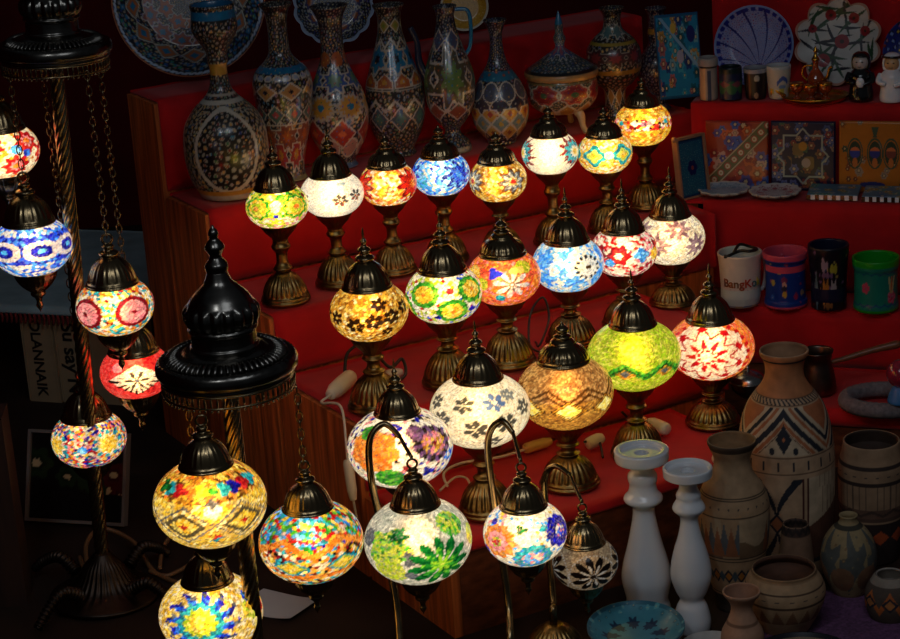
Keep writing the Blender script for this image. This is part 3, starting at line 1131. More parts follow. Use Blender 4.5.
# ------------------------------------------------------------------ two floor lamps with twisted poles
def floor_lamp(label, base, ycan, wcan, tilt=0.):
    root = thing('floor_lamp', label, 'floor lamp', (base[0], base[1], .12 * tilt), face(base), 'floor lamps with hanging globes')
    root.rotation_euler = (0, tilt, face(base))
    zc = zat(base, ycan)
    d = proj((base[0], base[1], zc))[2]
    R = wcan * d / F / 2
    k = R / .1
    pole = lathe([(.0118, .07), (.0118, zc)], 64, 360, smooth=0, mod=lambda ph, z: .09 * np.cos(8 * (ph - z * 40)))
    obj('pole', pole, BRONZE, root)
    obj('base', lathe([(.1, 0), (.1, .006), (.085, .012), (.06, .022), (.045, .04), (.034, .06), (.022, .075), (.014, .085)], 120, 40, mod=ribs(30, .012, .075, .04)), IRON, root)
    for q in (-2.4, -.75, .75, 2.4):              # scrolled, ridged feet
        m = MB()
        pts = [(math.sin(q) * r, -math.cos(q) * r, z) for r, z in ((.07, .03), (.11, .05), (.15, .035), (.18, .012))]
        cr = crom([np.array(p) for p in pts], 26)
        m.tube(cr, [.011 * (1 + .22 * math.sin(i * 1.3)) * (1 - .3 * i / len(cr)) for i in range(len(cr))], 12, 0)
        obj('foot', m.mesh(), IRON, root)
    can = lathe([(.03, -.02), (.085, -.021), (.095, -.02), (.0975, -.016), (.0965, -.012), (.101, -.009), (.1025, -.003), (.1015, .004), (.098, .009), (.092, .011), (.086, .009), (.081, .012), (.074, .017), (.068, .019), (.064, .018), (.058, .022), (.05, .024), (.044, .026), (.02, .027)], 160, 70,
                mod=lambda ph, z: .02 * np.cos(52 * ph) * ((z > .0095) & (z < .0185)))
    obj('canopy', can, BLACKM, root, (0, 0, zc), scale=(k, k, k))
    m = MB()                                       # ring of gadroons on the slope of the canopy
    for q in np.linspace(0, 2 * PI, 60, endpoint=False):
        c, s = math.cos(q), math.sin(q)
        m.tube([(c * .069, s * .069, .018), (c * .074, s * .074, .0185), (c * .081, s * .081, .0155), (c * .087, s * .087, .011)], [.0018, .0031, .0034, .002], 8, 3)
    obj('gadroon_ring', m.mesh(), BLACKM, root, (0, 0, zc), scale=(k, k, k))
    m = MB()                                       # pierced skirt below the rim
    for q in np.linspace(0, 2 * PI, 64, endpoint=False):
        c, s = math.cos(q) * .094, math.sin(q) * .094
        m.tube([(c, s, -.02), (c * 1.01, s * 1.01, -.028), (c, s, -.036)], [.0011, .0019, .0011], 6, 3)
        m.ball((c, s, -.041), .0022, 6, 4)
    for z in (-.021, -.037):
        m.tube([(math.cos(q) * .094, math.sin(q) * .094, z) for q in np.linspace(0, 2 * PI, 48, endpoint=False)], .0018, 6, 2, True)
    obj('pierced_skirt', m.mesh(), BRONZE, root, (0, 0, zc), scale=(k, k, k))
    obj('dome', lathe([(.046, .022), (.0495, .025), (.0495, .029), (.047, .031), (.0465, .046), (.047, .05), (.05, .052), (.05, .055), (.0475, .057), (.050, .062), (.0525, .070), (.0525, .080), (.0495, .087), (.0475, .09), (.0455, .093), (.041, .100), (.0345, .107), (.027, .114), (.021, .120), (.0175, .127), (.0145, .136)], 160, 90, smooth=2,
                      mod=ribs(18, .056, .09, .05)), BLACKM, root, (0, 0, zc), scale=(k, k, k))
    obj('finial', lathe([(.0145, .134), (.016, .139), (.0165, .146), (.012, .152), (.0085, .158), (.012, .166), (.0145, .171), (.011, .178), (.006, .184), (.0075, .19), (.0065, .195), (.003, .199), (.001, .203)], 32, 50), BLACKM, root, (0, 0, zc), scale=(k, k, k))
    for q in (.55, 1.6, 2.9, -1.25, -2.3):        # arms with hooks under the canopy, one per hanging lamp
        c, s = math.sin(q), -math.cos(q)
        obj('hook', MB().tube([(c * .06, s * .06, -.012), (c * .083, s * .083, -.018), (c * .088, s * .088, -.032), (c * .08, s * .08, -.04), (c * .074, s * .074, -.032)], .0022, 8, 6).mesh(), BRONZE, root, (0, 0, zc), scale=(k, k, k))
    return zc, k


PF = onz(106, 597, 0)
zF, kF = floor_lamp('bronze floor lamp with a long twisted pole at the far left', PF, 51, 113, .03)
PE = ond(241, 500, 3.12)
zE, kE = floor_lamp('bronze floor lamp whose dark domed canopy rises in front of the wooden stand', PE, 362, 140)


def hang(label, gx, gy, d, w, t, dsg, ztop, **kw):
    P = ond(gx, gy, d)
    return hanging_lamp(label, gx, gy, d, w, t, dsg, top=ztop - P[2], **kw)


zh = zF - .03 * kF
hang('red-flowered cream hanging lamp cut off by the left edge, uppermost', 2, 151, 3.62, 75, 900, dF1, zh)
hang('blue hanging lamp with white almond shapes, far left', 32, 246, 3.6, 80, 1000, dF2, zh, grout=(120, 130, 220))
hang('hanging lamp with pink circles on yellow and teal tiles', 115, 306, 3.6, 78, 900, dF3, zh)
hang('red hanging lamp with a cream and black star, tucked beside the dark canopy', 136, 371, 3.72, 72, 1300, dF4, zh, over=vF4, grout=(220, 70, 60), jit=.12)
hang('speckled multicolour hanging lamp with yellow flowers behind the twisted pole', 89, 438, 3.78, 75, 1300, dF5, zh)
zh = zE - .03 * kE
hang('yellow hanging lamp with red-centred diamonds below the dark canopy', 210, 502, 3.0, 114, 1900, dE1, zh, rc=.037)
hang('yellow hanging lamp with a blue sunburst at the bottom edge', 211, 613, 3.2, 104, 1500, dE2, zh, rc=.038)
hang('multicolour hanging lamp with an orange zigzag beside the wooden boards', 311, 541, 3.1, 105, 1200, dE3, zh, rc=.036)
# ------------------------------------------------------------------ painting of vases, pots, tiles and plates
class Surf:
    def __init__(s, PH, t, V, seed, base, scale=None):
        s.ph = np.degrees(PH); s.t = t; s.V = V
        s.rg = np.random.default_rng(seed)
        s.c = np.zeros((len(V), 3))
        s.all(base)

    def pick(s, pal, m):
        pal = np.atleast_2d(pal)
        s.c[m] = pal[s.rg.integers(0, len(pal))] if len(pal) == 1 else pal[s.rg.integers(0, len(pal), int(m.sum()))]

    def all(s, base):
        s.c[:] = np.atleast_2d(base)[0]

    def dots(s, n, pal, ring=None, r=.42, rr=.62, m=None):
        S = s.V[s.rg.choice(len(s.V), n, replace=False)]
        for _ in range(2):                        # relax towards an even spread
            idx, d1, d2 = nearest(s.V, S)
            cnt = np.bincount(idx, minlength=n)
            A = np.stack([np.bincount(idx, s.V[:, k], n) for k in range(3)], 1)
            S = np.where(cnt[:, None] > 0, A / np.maximum(cnt, 1)[:, None], S)
        idx, d1, d2 = nearest(s.V, S)
        f = d1 / (d1 + d2 + 1e-9) * 2
        pal = np.atleast_2d(pal)
        cc = pal[s.rg.integers(0, len(pal), n)]
        m = np.ones(len(s.V), bool) if m is None else m
        if ring is not None:
            rp = np.atleast_2d(ring)
            rc = rp[s.rg.integers(0, len(rp), n)]
            w = m & (f < rr)
            s.c[w] = rc[idx[w]]
        w = m & (f < r)
        s.c[w] = cc[idx[w]]
        w = m & (f < r * .35)
        s.c[w] = s.c[w] * .4 + .35 * np.array([.8, .7, .3])

    def row(s, t0, h, n, spec, shape='d', ph=0., k8=8, amp=.2):
        x = ((s.ph * n / 360 + ph) % 1 - .5) * 2
        y = (s.t - t0) / h
        if shape == 'd':
            k = np.abs(x) + np.abs(y)
        elif shape == 'o':
            k = np.hypot(x, y)
        elif shape == 'a':                        # pointed arch, tip up
            k = np.maximum(np.abs(x) * 1.0 + np.clip(y, 0, 2) * .9, -y)
        else:
            q = np.arctan2(y, x)
            k = np.hypot(x, y) * (1 + amp * np.cos(k8 * q))
        lo = 0
        for f, pal in spec:
            if pal is not None:
                s.pick(pal, (k >= lo) & (k < f))
            lo = f

    def band(s, a, b, pal):
        s.pick(pal, (s.t >= a) & (s.t < b))

    def zig(s, t0, amp, n, w, pal, ph=0.):
        k = np.abs(((s.ph * n / 360 + ph) % 1) - .5) * 4 - 1
        s.pick(pal, np.abs(s.t - t0 - amp * k) < w)

    def tri(s, t0, t1, n, pal, ph=0., up=True):
        k = 1 - np.abs(((s.ph * n / 360 + ph) % 1) - .5) * 2
        y = (s.t - t0) / (t1 - t0)
        s.pick(pal, (y >= 0) & (y < (k if up else 1)) & (y > (0 if up else 1 - k)))


INKB = L((16, 18, 34))
INKN = L((24, 20, 18))
LINE = L((178, 172, 158))
ENP = L((30, 110, 150), (150, 70, 30), (200, 150, 60), (120, 30, 30), (60, 110, 70), (150, 150, 150), (40, 60, 130), (170, 130, 90))
ENB = L((40, 60, 130), (30, 110, 150), (90, 80, 150), (140, 150, 170), (190, 150, 60))
ENW = L((180, 100, 40), (200, 150, 60), (140, 40, 30), (150, 60, 60), (190, 170, 120), (60, 110, 70))
TEALP = L((20, 100, 140))
GOLDP = L((176, 130, 48))
OCHP = L((150, 78, 30))


def px_prof(base, prof):
    """profile in photograph pixels [(row, half width)] to metres for a thing standing on its axis at base"""
    out = []
    for y, w in prof:
        z = zat(base, y)
        d = proj((base[0], base[1], z))[2]
        out.append((w * d / F, z - base[2]))
    return out


def vase(name, label, cat_, bx, by, z, prof, paint, mat, group=None, seg=220, rings=170, base=None, smooth=4, wall=True, part=None):
    B = onz(bx, by, z) if base is None else base
    P = px_prof(B, prof)
    P[0] = (P[0][0], 0)
    if wall:                                       # turn the rim inwards and go down inside
        r, zz = P[-1]
        th = min(.004, r * .3)
        P += [(r - th * .4, zz + th * .3), (r - th, zz - th * .2), (max(P[-2][0] - th, .003), P[-2][1]), (max(P[-3][0] - th, .003), P[-3][1])]
    me = lathe([(P[0][0] * .6, .0)] + P, seg, rings, paint, None, smooth)
    if part is not None:
        return me, B
    o = obj(name, me, mat, None, B, face(B))
    return tag(o, label, cat_, group)


VG = 'painted enamel vases on the vase step'
z1 = TZ[1]


def pv1(PH, t, V, inn):
    s = Surf(PH, t, V, 1, INKN)
    s.dots(1500, ENP, LINE * .6)
    for ph in (-62, 62, 180):                      # gold-netted side panels around a dark medallion
        s.row(.27, .26, 1, [], 'o')
    m = (np.abs(((s.ph + 180) % 120) - 60) > 0)
    x = ((s.ph + 60 + 360) % 120 - 60) / 42
    y = (t - .27) / .2
    k = np.hypot(x, y)
    w = (k > 1.0) & (k < 1.12) & (t < .5)
    s.pick(LINE, w)
    s.dots(1600, L((170, 130, 50), (150, 110, 50), (190, 160, 80)), LINE * .7, m=(k > 1.12) & (t < .5))
    s.band(.0, .035, LINE * .8); s.band(.035, .06, GOLDP)
    s.band(.5, .52, LINE); s.band(.535, .545, LINE * .8)
    s.band(.64, .70, GOLDP)
    s.band(.93, .97, TEALP); s.c[inn] = lin((24, 90, 130))
    return s.c


vase('enamel_vase', 'round-bodied enamel vase with gold-netted panels, leftmost of the vases', 'vase', 231, 194, z1,
     [(193, 28), (188, 32), (175, 38.5), (158, 42), (142, 42.5), (124, 40), (108, 30), (97, 18), (88, 11.5), (76, 9), (66, 9), (60, 10.5), (55, 10), (47, 13), (36, 20), (28, 23.5), (20, 23), (10, 22), (4, 23)], pv1, ENAM, VG)


def pv2(PH, t, V, inn):
    s = Surf(PH, t, V, 2, INKN)
    s.dots(1500, ENP, LINE * .5)
    s.row(.16, .1, 7, [(.3, GOLDP), (.75, L((150, 50, 50))), (.95, LINE)], 's', 0)
    s.row(.27, .08, 7, [(.4, L((170, 90, 40))), (.85, L((130, 70, 50))), (1, LINE)], 's', .5)
    s.band(.335, .345, LINE)
    s.row(.40, .06, 9, [(.4, L((160, 70, 70))), (.85, L((70, 100, 90))), (1, LINE)], 'd', 0)
    s.row(.53, .055, 7, [(.25, INKB), (.8, L((165, 120, 70))), (1, LINE)], 'd', .2)
    s.row(.605, .018, 18, [(.6, L((140, 150, 170))), (.95, LINE)], 'o')
    s.band(.63, .66, TEALP)
    s.band(0, .03, L((120, 110, 80)))
    s.dots(1100, np.vstack([ENP, ENB]), None, .3, m=~inn)
    return s.c


vase('enamel_vase', 'tall shouldered enamel vase with a narrow foot, second from the left', 'vase', 291, 178, z1,
     [(177, 17), (173, 15), (162, 15), (145, 19), (122, 25), (98, 29), (82, 30), (70, 26), (61, 17), (53, 11.5), (40, 10), (25, 10), (12, 12), (4, 17)], pv2, ENAM, VG)


def pv3(PH, t, V, inn):
    s = Surf(PH, t, V, 3, INKB)
    s.dots(1500, np.vstack([ENB, ENW]), LINE * .55)
    s.row(.14, .07, 8, [(.8, L((160, 120, 110))), (1, LINE)], 'o')
    s.row(.235, .10, 6, [(.3, L((190, 100, 60))), (.85, L((150, 50, 40))), (1, LINE)], 'd', .4)
    s.row(.40, .085, 6, [(.25, TEALP), (.7, GOLDP), (.95, LINE * .8)], 's', .05, 14, .12)
    s.row(.56, .07, 5, [(.5, L((90, 120, 90))), (.8, L((50, 80, 140))), (1, LINE)], 's', .5)
    s.row(.68, .05, 6, [(.9, L((150, 80, 40)))], 'o', .2)
    s.band(0, .03, L((70, 90, 120)))
    s.dots(1000, np.vstack([ENP, ENB]), None, .3, m=~inn)
    return s.c


vase('enamel_vase', 'bottle-shaped enamel vase with sunburst medallions, third from the left', 'vase', 342, 165, z1,
     [(164, 17), (160, 14), (151, 19), (134, 28), (114, 31), (94, 28), (74, 19), (58, 13), (44, 11.5), (28, 11.5), (15, 14), (6, 19)], pv3, ENAM, VG)


def pv4(PH, t, V, inn):
    s = Surf(PH, t, V, 4, INKN)
    s.dots(1500, ENP, LINE * .5)
    s.zig(.36, .035, 9, .012, LINE)
    s.row(.27, .09, 8, [(.5, L((70, 110, 100))), (.85, L((60, 80, 90))), (1, LINE)], 'd', .3)
    s.band(.42, .425, LINE * .8); s.band(.46, .465, LINE * .8)
    s.row(.52, .05, 9, [(.3, GOLDP), (.8, OCHP), (1, LINE)], 'a')
    s.row(.66, .09, 6, [(.3, INKB), (.8, TEALP), (1, LINE * .8)], 's', .3, 6)
    s.zig(.76, .03, 8, .01, LINE)
    s.dots(1100, np.vstack([ENP, ENB]), None, .3, m=~inn)
    s.row(.87, .05, 6, [(.4, L((110, 120, 40))), (.8, L((140, 120, 50))), (1, LINE)], 'd')
    return s.c


vase('enamel_vase', 'barrel-shaped enamel vase with teal medallions, fourth from the left', 'vase', 399, 153, z1,
     [(152, 18), (147, 16), (136, 22), (118, 28.5), (100, 30), (82, 28), (60, 21), (42, 15), (28, 12), (14, 12), (5, 16)], pv4, ENAM, VG)


def pv5(PH, t, V, inn):
    s = Surf(PH, t, V, 5, INKB)
    s.dots(1300, np.vstack([ENB, ENP]), LINE * .5)
    s.row(.53, .2, 4, [(.5, L((90, 120, 60))), (.85, L((72, 66, 48))), (1, LINE)], 's', .42, 8, .22)
    s.row(.3, .07, 6, [(.8, L((130, 70, 50))), (1, LINE)], 'd', .2)
    s.row(.78, .08, 5, [(.8, L((60, 70, 100))), (1, LINE)], 'd', .1)
    s.band(.0, .04, LINE * .5)
    s.dots(1000, np.vstack([ENP, ENB]), None, .3, m=~inn)
    return s.c


me, B = vase('', '', '', 454, 150, z1, [(149, 18), (141, 16), (134, 9), (128, 8), (121, 14), (108, 22), (92, 25.3), (76, 25.3), (60, 21), (44, 15), (30, 11), (16, 9), (6, 12)], pv5, ENAM, part=1)
ew = thing('enamel_ewer', 'footed enamel ewer with a green star medallion and slim curved handle', 'ewer', B, face(B), VG)
obj('body', me, ENAM, ew)
d_ = proj(B)[2] / F
obj('handle', MB().tube([(.024 * .9, 0, zat(B, 62) - B[2]), (.046, .0, zat(B, 50) - B[2]), (.052, 0, zat(B, 30) - B[2]), (.047, 0, zat(B, 12) - B[2]), (.018, 0, zat(B, 10) - B[2])], .0042, 12, 8).mesh(), TEAL, ew)
obj('spout', MB().tube([(-.045, 0, zat(B, 78) - B[2]), (-.06, 0, zat(B, 60) - B[2]), (-.062, 0, zat(B, 40) - B[2]), (-.074, 0, zat(B, 25) - B[2])], [.011, .008, .006, .0065], 14, 8).mesh(), NAVYG, ew)


def pv6(PH, t, V, inn):
    s = Surf(PH, t, V, 6, INKB)
    s.dots(1300, ENB, LINE * .5)
    s.row(.12, .08, 9, [(.3, L((120, 60, 40))), (.85, L((160, 130, 60))), (1, LINE)], 'd')
    s.row(.2, .08, 9, [(.3, L((170, 140, 60))), (.85, L((110, 130, 130))), (1, LINE)], 'd', .5)
    s.row(.28, .08, 9, [(.35, L((160, 60, 50))), (.85, L((190, 140, 50))), (1, LINE)], 'd')
    s.row(.37, .08, 9, [(.85, L((50, 45, 60))), (1, LINE)], 's', .5, 6)
    s.row(.45, .08, 9, [(.85, L((70, 75, 90))), (1, LINE)], 'o')
    s.band(.53, .6, L((30, 100, 130)))
    s.dots(500, L((40, 130, 160), (150, 60, 50)), None, m=(t > .53) & (t < .62))
    s.dots(1000, np.vstack([ENP, ENB]), None, .28, m=(t < .53))
    return s.c


vase('enamel_vase', 'pear-shaped enamel bottle vase with a thin neck and yellow diamonds', 'vase', 502, 142, z1,
     [(142, 14), (138, 15), (134, 19), (124, 26), (109, 29), (95, 27.5), (80, 21), (66, 12), (55, 8), (44, 6.5), (34, 6.5), (26, 9), (20, 12)], pv6, ENAM, VG)


# tureen
def pv7(PH, t, V, inn):
    s = Surf(PH, t, V, 7, L((60, 66, 50)))
    s.dots(1200, ENW, LINE * .6)
    s.row(.66, .3, 7, [(.25, L((60, 90, 60))), (.7, L((130, 36, 40))), (.88, L((160, 70, 60))), (1, LINE)], 's', .1, 8, .08)
    s.row(.2, .2, 9, [(.7, L((160, 120, 50))), (1, LINE)], 'a', .3)
    s.band(.92, 1, L((120, 110, 70)))
    s.dots(900, np.vstack([ENP, ENW]), None, .28)
    return s.c


def pv7l(PH, t, V, inn):
    s = Surf(PH, t, V, 8, L((40, 60, 70)))
    s.dots(1100, np.vstack([ENP, ENB]), LINE * .6)
    s.row(.42, .12, 8, [(.5, L((150, 80, 90))), (.85, L((50, 80, 130))), (1, LINE)], 's', .3)
    s.band(.1, .14, L((30, 30, 30)))
    s.band(0, .1, L((170, 130, 80)))
    s.band(.8, 1, TEALP)
    return s.c


B = onz(564, 130, z1)
tu = thing('footed_tureen', 'lidded enamel tureen on three legs with a pointed teal knob', 'tureen', B, face(B))
tu.scale = (.94, .94, .98)
pb = px_prof(B, [(112, 12), (110, 22), (104, 32), (95, 37.5), (86, 38.5), (78, 37), (75, 36)])
obj('bowl', lathe(pb, 220, 90, pv7), ENAM, tu)
pl = px_prof(B, [(75, 36), (74, 38.5), (71, 39.5), (68, 38.5), (64, 33), (56, 20), (49, 9.5), (46, 5.5), (42, 5), (38, 6.5), (35, 6.5), (31, 4.5), (24, 4.5), (18, 3.5), (10, 1), (8, .2)])
obj('lid', lathe([(.02, pl[0][1] + .001)] + pl, 220, 110, pv7l), ENAM, tu)
zb = pb[1][1]
for q in (-.62, .75, 2.9):
    c, s = math.sin(q), -math.cos(q)
    obj('leg', MB().tube([(c * .04, s * .04, zb + .012), (c * .058, s * .058, zb - .004), (c * .064, s * .064, .018), (c * .075, s * .075, .004)], [.013, .01, .0065, .007], 12, 6).mesh(), surf('cream_glaze', (176, 150, 112), .3, coat=.4, nscale=40, namp=.15) if q < 0 else bpy.data.materials['cream_glaze'], tu)


def pv8(PH, t, V, inn):
    s = Surf(PH, t, V, 9, INKN)
    s.dots(1300, np.vstack([ENP, ENW]), LINE * .5)
    s.row(.8, .06, 7, [(.8, L((80, 110, 110))), (1, LINE)], 's')
    s.row(.58, .08, 8, [(.5, L((130, 50, 50))), (.9, L((70, 40, 40))), (1, LINE * .7)], 's', .4)
    s.band(.42, .46, GOLDP * .7); s.band(.68, .71, L((150, 130, 50)))
    s.row(.2, .1, 8, [(.8, L((150, 110, 50))), (1, LINE)], 'd')
    return s.c


vase('enamel_vase', 'round enamel vase raised on a tall stem, behind the yellow lamps', 'vase', 616, 116, z1,
     [(116, 16), (114, 13), (105, 10.5), (95, 10.5), (88, 12), (82, 19), (72, 26), (60, 28), (48, 26.5), (38, 20), (31, 12), (25, 9), (15, 9), (8, 13)], pv8, ENAM, VG)


def pv9(PH, t, V, inn):
    s = Surf(PH, t, V, 10, L((22, 20, 44)))
    s.dots(1000, L((70, 60, 110), (120, 60, 60), (150, 140, 150), (60, 80, 120)), LINE * .5)
    s.band(.0, .05, L((90, 90, 110))); s.band(.75, .8, GOLDP * .8)
    return s.c


vase('enamel_vase', 'small dark violet enamel vase at the right end of the vase step', 'vase', 659, 108, z1,
     [(108, 13), (104, 9), (96, 8), (90, 11), (82, 17), (71, 20), (58, 18), (48, 11), (41, 8), (34, 9), (26, 8), (14, 8), (8, 11)], pv9, ENAM, VG, 180, 130)


# ------------------------------------------------------------------ plates
def plate_mesh(R, paint, depth=.02, thick=.006, scal=0, amp=0., seg=240, rings=90, rim=.72):
    """round dish, face up, centre at the origin"""
    rr = np.linspace(.001, 1, rings)
    phi = np.arange(seg) / seg * 2 * PI - PI
    U = np.repeat(rr, seg)
    PH = np.tile(phi, rings)
    k = 1 + (amp * (np.abs(np.cos(scal * PH / 2)) * 2 - 1.3) * np.clip((U - .7) / .3, 0, 1) if scal else 0)
    X, Y = U * R * k * np.sin(PH), -U * R * k * np.cos(PH)
    Z = depth * np.clip((U - rim * .8) / (1 - rim * .8), 0, 1) ** 1.3
    V = np.c_[X, Y, Z]
    V2 = V - np.array([0, 0, thick])
    n = len(V)
    Fc = []
    for i in range(rings - 1):
        for j in range(seg):
            q = (j + 1) % seg
            a, b, c, d = i * seg + j, i * seg + q, (i + 1) * seg + q, (i + 1) * seg + j
            Fc.append((a, d, c, b)[::-1])
            Fc.append((n + a, n + b, n + c, n + d)[::-1])
    for j in range(seg):
        q = (j + 1) % seg
        a, b = (rings - 1) * seg + j, (rings - 1) * seg + q
        Fc.append((a, n + a, n + b, b)[::-1])
    col = paint(U, PH, X / R, Y / R)
    return mesh('plate', np.r_[V, V2], Fc, True, np.r_[col, col * 0 + lin((120, 110, 100))])


def lean(o, bottom, R, tilt, yaw):
    """stand a dish of radius R upright on its edge at point bottom, leaning back by tilt degrees, facing yaw"""
    a = math.radians(90 - tilt)
    M = Matrix.Rotation(yaw, 4, 'Z') @ Matrix.Rotation(a, 4, 'X')
    c = Vector(tuple(bottom)) + M.to_3x3() @ Vector((0, R, 0))
    o.matrix_world = Matrix.Translation(c) @ M
    return o


def polar(U, PH, seed, base):
    X = np.c_[U * np.sin(PH), -U * np.cos(PH), np.zeros(len(U))]
    return Surf(PH, U, X, seed, base)


def pp1(U, PH, x, y):
    s = polar(U, PH, 31, INKB)
    s.dots(1700, np.vstack([ENB, ENP]), LINE * .5)
    for t0, n, ph, a, b in ((.3, 8, .2, OCHP, L((70, 60, 90))), (.52, 12, 0, L((130, 70, 50)), L((110, 100, 140))), (.72, 12, .5, L((150, 90, 50)), L((70, 110, 120)))):
        s.row(t0, .1, n, [(.35, TEALP), (.8, a), (.88, b), (1, LINE)], 'd' if t0 > .6 else 's', ph, 6)
    s.dots(900, L((30, 100, 160), (60, 130, 60), (30, 60, 140)), TEALP, m=(U > .82) & (U < .93))
    s.zig(.955, .008, 70, .014, L((170, 190, 215)))
    s.band(.985, 1.01, OCHP)
    return s.c


b = onz(197, 77, TZ[0] + .004)
P0 = tag(lean(obj('enamel_plate', plate_mesh(76 * proj(b)[2] / F, pp1, .03, .006), ENAM), b, 76 * proj(b)[2] / F, 12, face(b) + .1),
         'large blue enamel plate with a white rim standing behind the round vase', 'plate', 'plates on the top step')


def pp2(U, PH, x, y):
    s = polar(U, PH, 32, INKB)
    s.dots(1100, ENB, LINE * .6)
    s.row(.6, .14, 9, [(.4, OCHP), (.8, L((60, 60, 100))), (1, LINE)], 's')
    s.band(.93, 1.1, L((150, 165, 190)))
    return s.c


b = onz(337, 45, TZ[0] + .004)
tag(lean(obj('enamel_plate', plate_mesh(40 * proj(b)[2] / F, pp2, .018, .005, 14, .03, 200, 60), ENAM), b, 40 * proj(b)[2] / F, 12, face(b)),
    'smaller scalloped blue plate behind the bottle-shaped vase', 'plate', 'plates on the top step')


def pp3(U, PH, x, y):
    s = polar(U, PH, 33, L((190, 140, 40)))
    s.dots(500, L((210, 160, 60), (150, 90, 30), (220, 190, 120)), None)
    s.band(.9, 1.1, L((200, 190, 170)))
    return s.c


b = onz(466, 31, TZ[0] + .004)
tag(lean(obj('enamel_plate', plate_mesh(24 * proj(b)[2] / F, pp3, .012, .005, 0, 0, 120, 40), ENAM), b, 24 * proj(b)[2] / F, 12, face(b)),
    'little yellow plate with a pale rim behind the ewer handle', 'plate', 'plates on the top step')

YS = math.atan2(EU[1], EU[0])


def pe(x, y, i, dv=0):             # a point on shelf step i, dv metres behind where row y shows it
    return onz(x, y, SH[i][0] + .001) + EV * dv


def pp4(U, PH, x, y):
    s = polar(U, PH, 34, L((150, 150, 190)))
    s.dots(1500, L((60, 60, 150), (90, 90, 170), (150, 60, 110)), None, .5)
    q = np.degrees(np.arctan2(x - .12, y + .55))
    d = np.hypot(x - .12, y + .55)
    k = np.abs(((q + 0 + 12 * d) / 22) % 1 - .5) * 2
    s.pick(L((25, 25, 110)), (k > .88) & (d > .05))
    s.pick(L((25, 30, 120)), d < .12)
    s.pick(L((24, 34, 130)), (U > .86) & (U < .95) & (np.sin(PH * 30) > -.4))
    s.band(.95, 1.1, L((130, 150, 200)))
    return s.c


b = pe(750, 90, 0, .04)
R_ = 40 * proj(b)[2] / F
tag(lean(obj('ceramic_plate', plate_mesh(R_, pp4, .016, .005), GLAZE), b, R_, 14, YS),
    'round blue and white plate with fanning lines, standing on the top shelf', 'plate')


def pp5(U, PH, x, y):
    s = polar(U, PH, 35, L((190, 185, 178)))
    rg = s.rg
    for k in range(46):
        cx, cy, a, l = rg.uniform(-.85, .85), rg.uniform(-.85, .85), rg.uniform(0, PI), rg.uniform(.2, .45)
        u = (x - cx) * math.cos(a) + (y - cy) * math.sin(a)
        w = -(x - cx) * math.sin(a) + (y - cy) * math.cos(a) + .3 * u * u
        s.pick(L((50, 80, 50), (40, 66, 50)) if k % 3 else L((36, 34, 44)), (np.abs(u) < l) & (np.abs(w) < .035 * (1 - (u / l) ** 2)))
    for cx, cy, r in ((.08, .0, .17), (.35, .55, .13), (-.35, -.45, .16), (.62, .25, .12), (-.2, .62, .13), (.5, -.4, .13), (-.62, .3, .1)):
        d = np.hypot(x - cx, y - cy)
        s.pick(L((150, 30, 36), (130, 26, 40)), d < r)
        s.pick(L((60, 30, 30)), d < r * .3)
    s.band(.955, 1.2, L((180, 130, 110)))
    return s.c


b = pe(834, 90, 0, .04)
R_ = 42 * proj(b)[2] / F
b = b + np.array((0, 0, .005))
tag(lean(obj('ceramic_plate', plate_mesh(R_, pp5, .014, .005, 10, .08), GLAZE), b, R_, 14, YS),
    'scalloped white plate with red flowers and green leaves on the top shelf', 'plate')


def pp8(U, PH, x, y):
    s = polar(U, PH, 36, L((34, 44, 120)))
    s.dots(160, L((150, 50, 30), (190, 160, 60), (120, 140, 200), (150, 90, 150)), INKB)
    return s.c


b = pe(916, 92, 0, .04)
R_ = 36 * proj(b)[2] / F
tag(lean(obj('ceramic_plate', plate_mesh(R_, pp8, .014, .005, 0, 0, 140, 50), GLAZE), b, R_, 14, YS),
    'deep blue plate with orange spots behind the white figurine, cut by the right edge', 'plate')

for bx, by, hw, c1, c2, lab in ((724, 195, 25, (150, 170, 190), (110, 140, 170), 'pale blue scalloped dish lying before the orange tile'), (775, 197, 25, (190, 180, 180), (150, 70, 80), 'white scalloped dish with red petals lying before the navy tile')):
    def pq(U, PH, x, y, c1=c1, c2=c2):
        s = polar(U, PH, 37, L(c1))
        s.row(.6, .3, 9, [(.45, L(c2)), (.7, None), (.85, L(c2) * .8)], 's')
        s.band(.93, 1.1, L((190, 185, 180)))
        return s.c
    b = pe(bx, by, 1)
    R_ = hw * proj(b)[2] / F
    tag(obj('scalloped_dish', plate_mesh(R_, pq, .008, .006, 12, .06, 200, 50), GLAZE, None, b + np.array((0, 0, .009)), face(b)), lab, 'dish', 'dishes on the tile shelf')


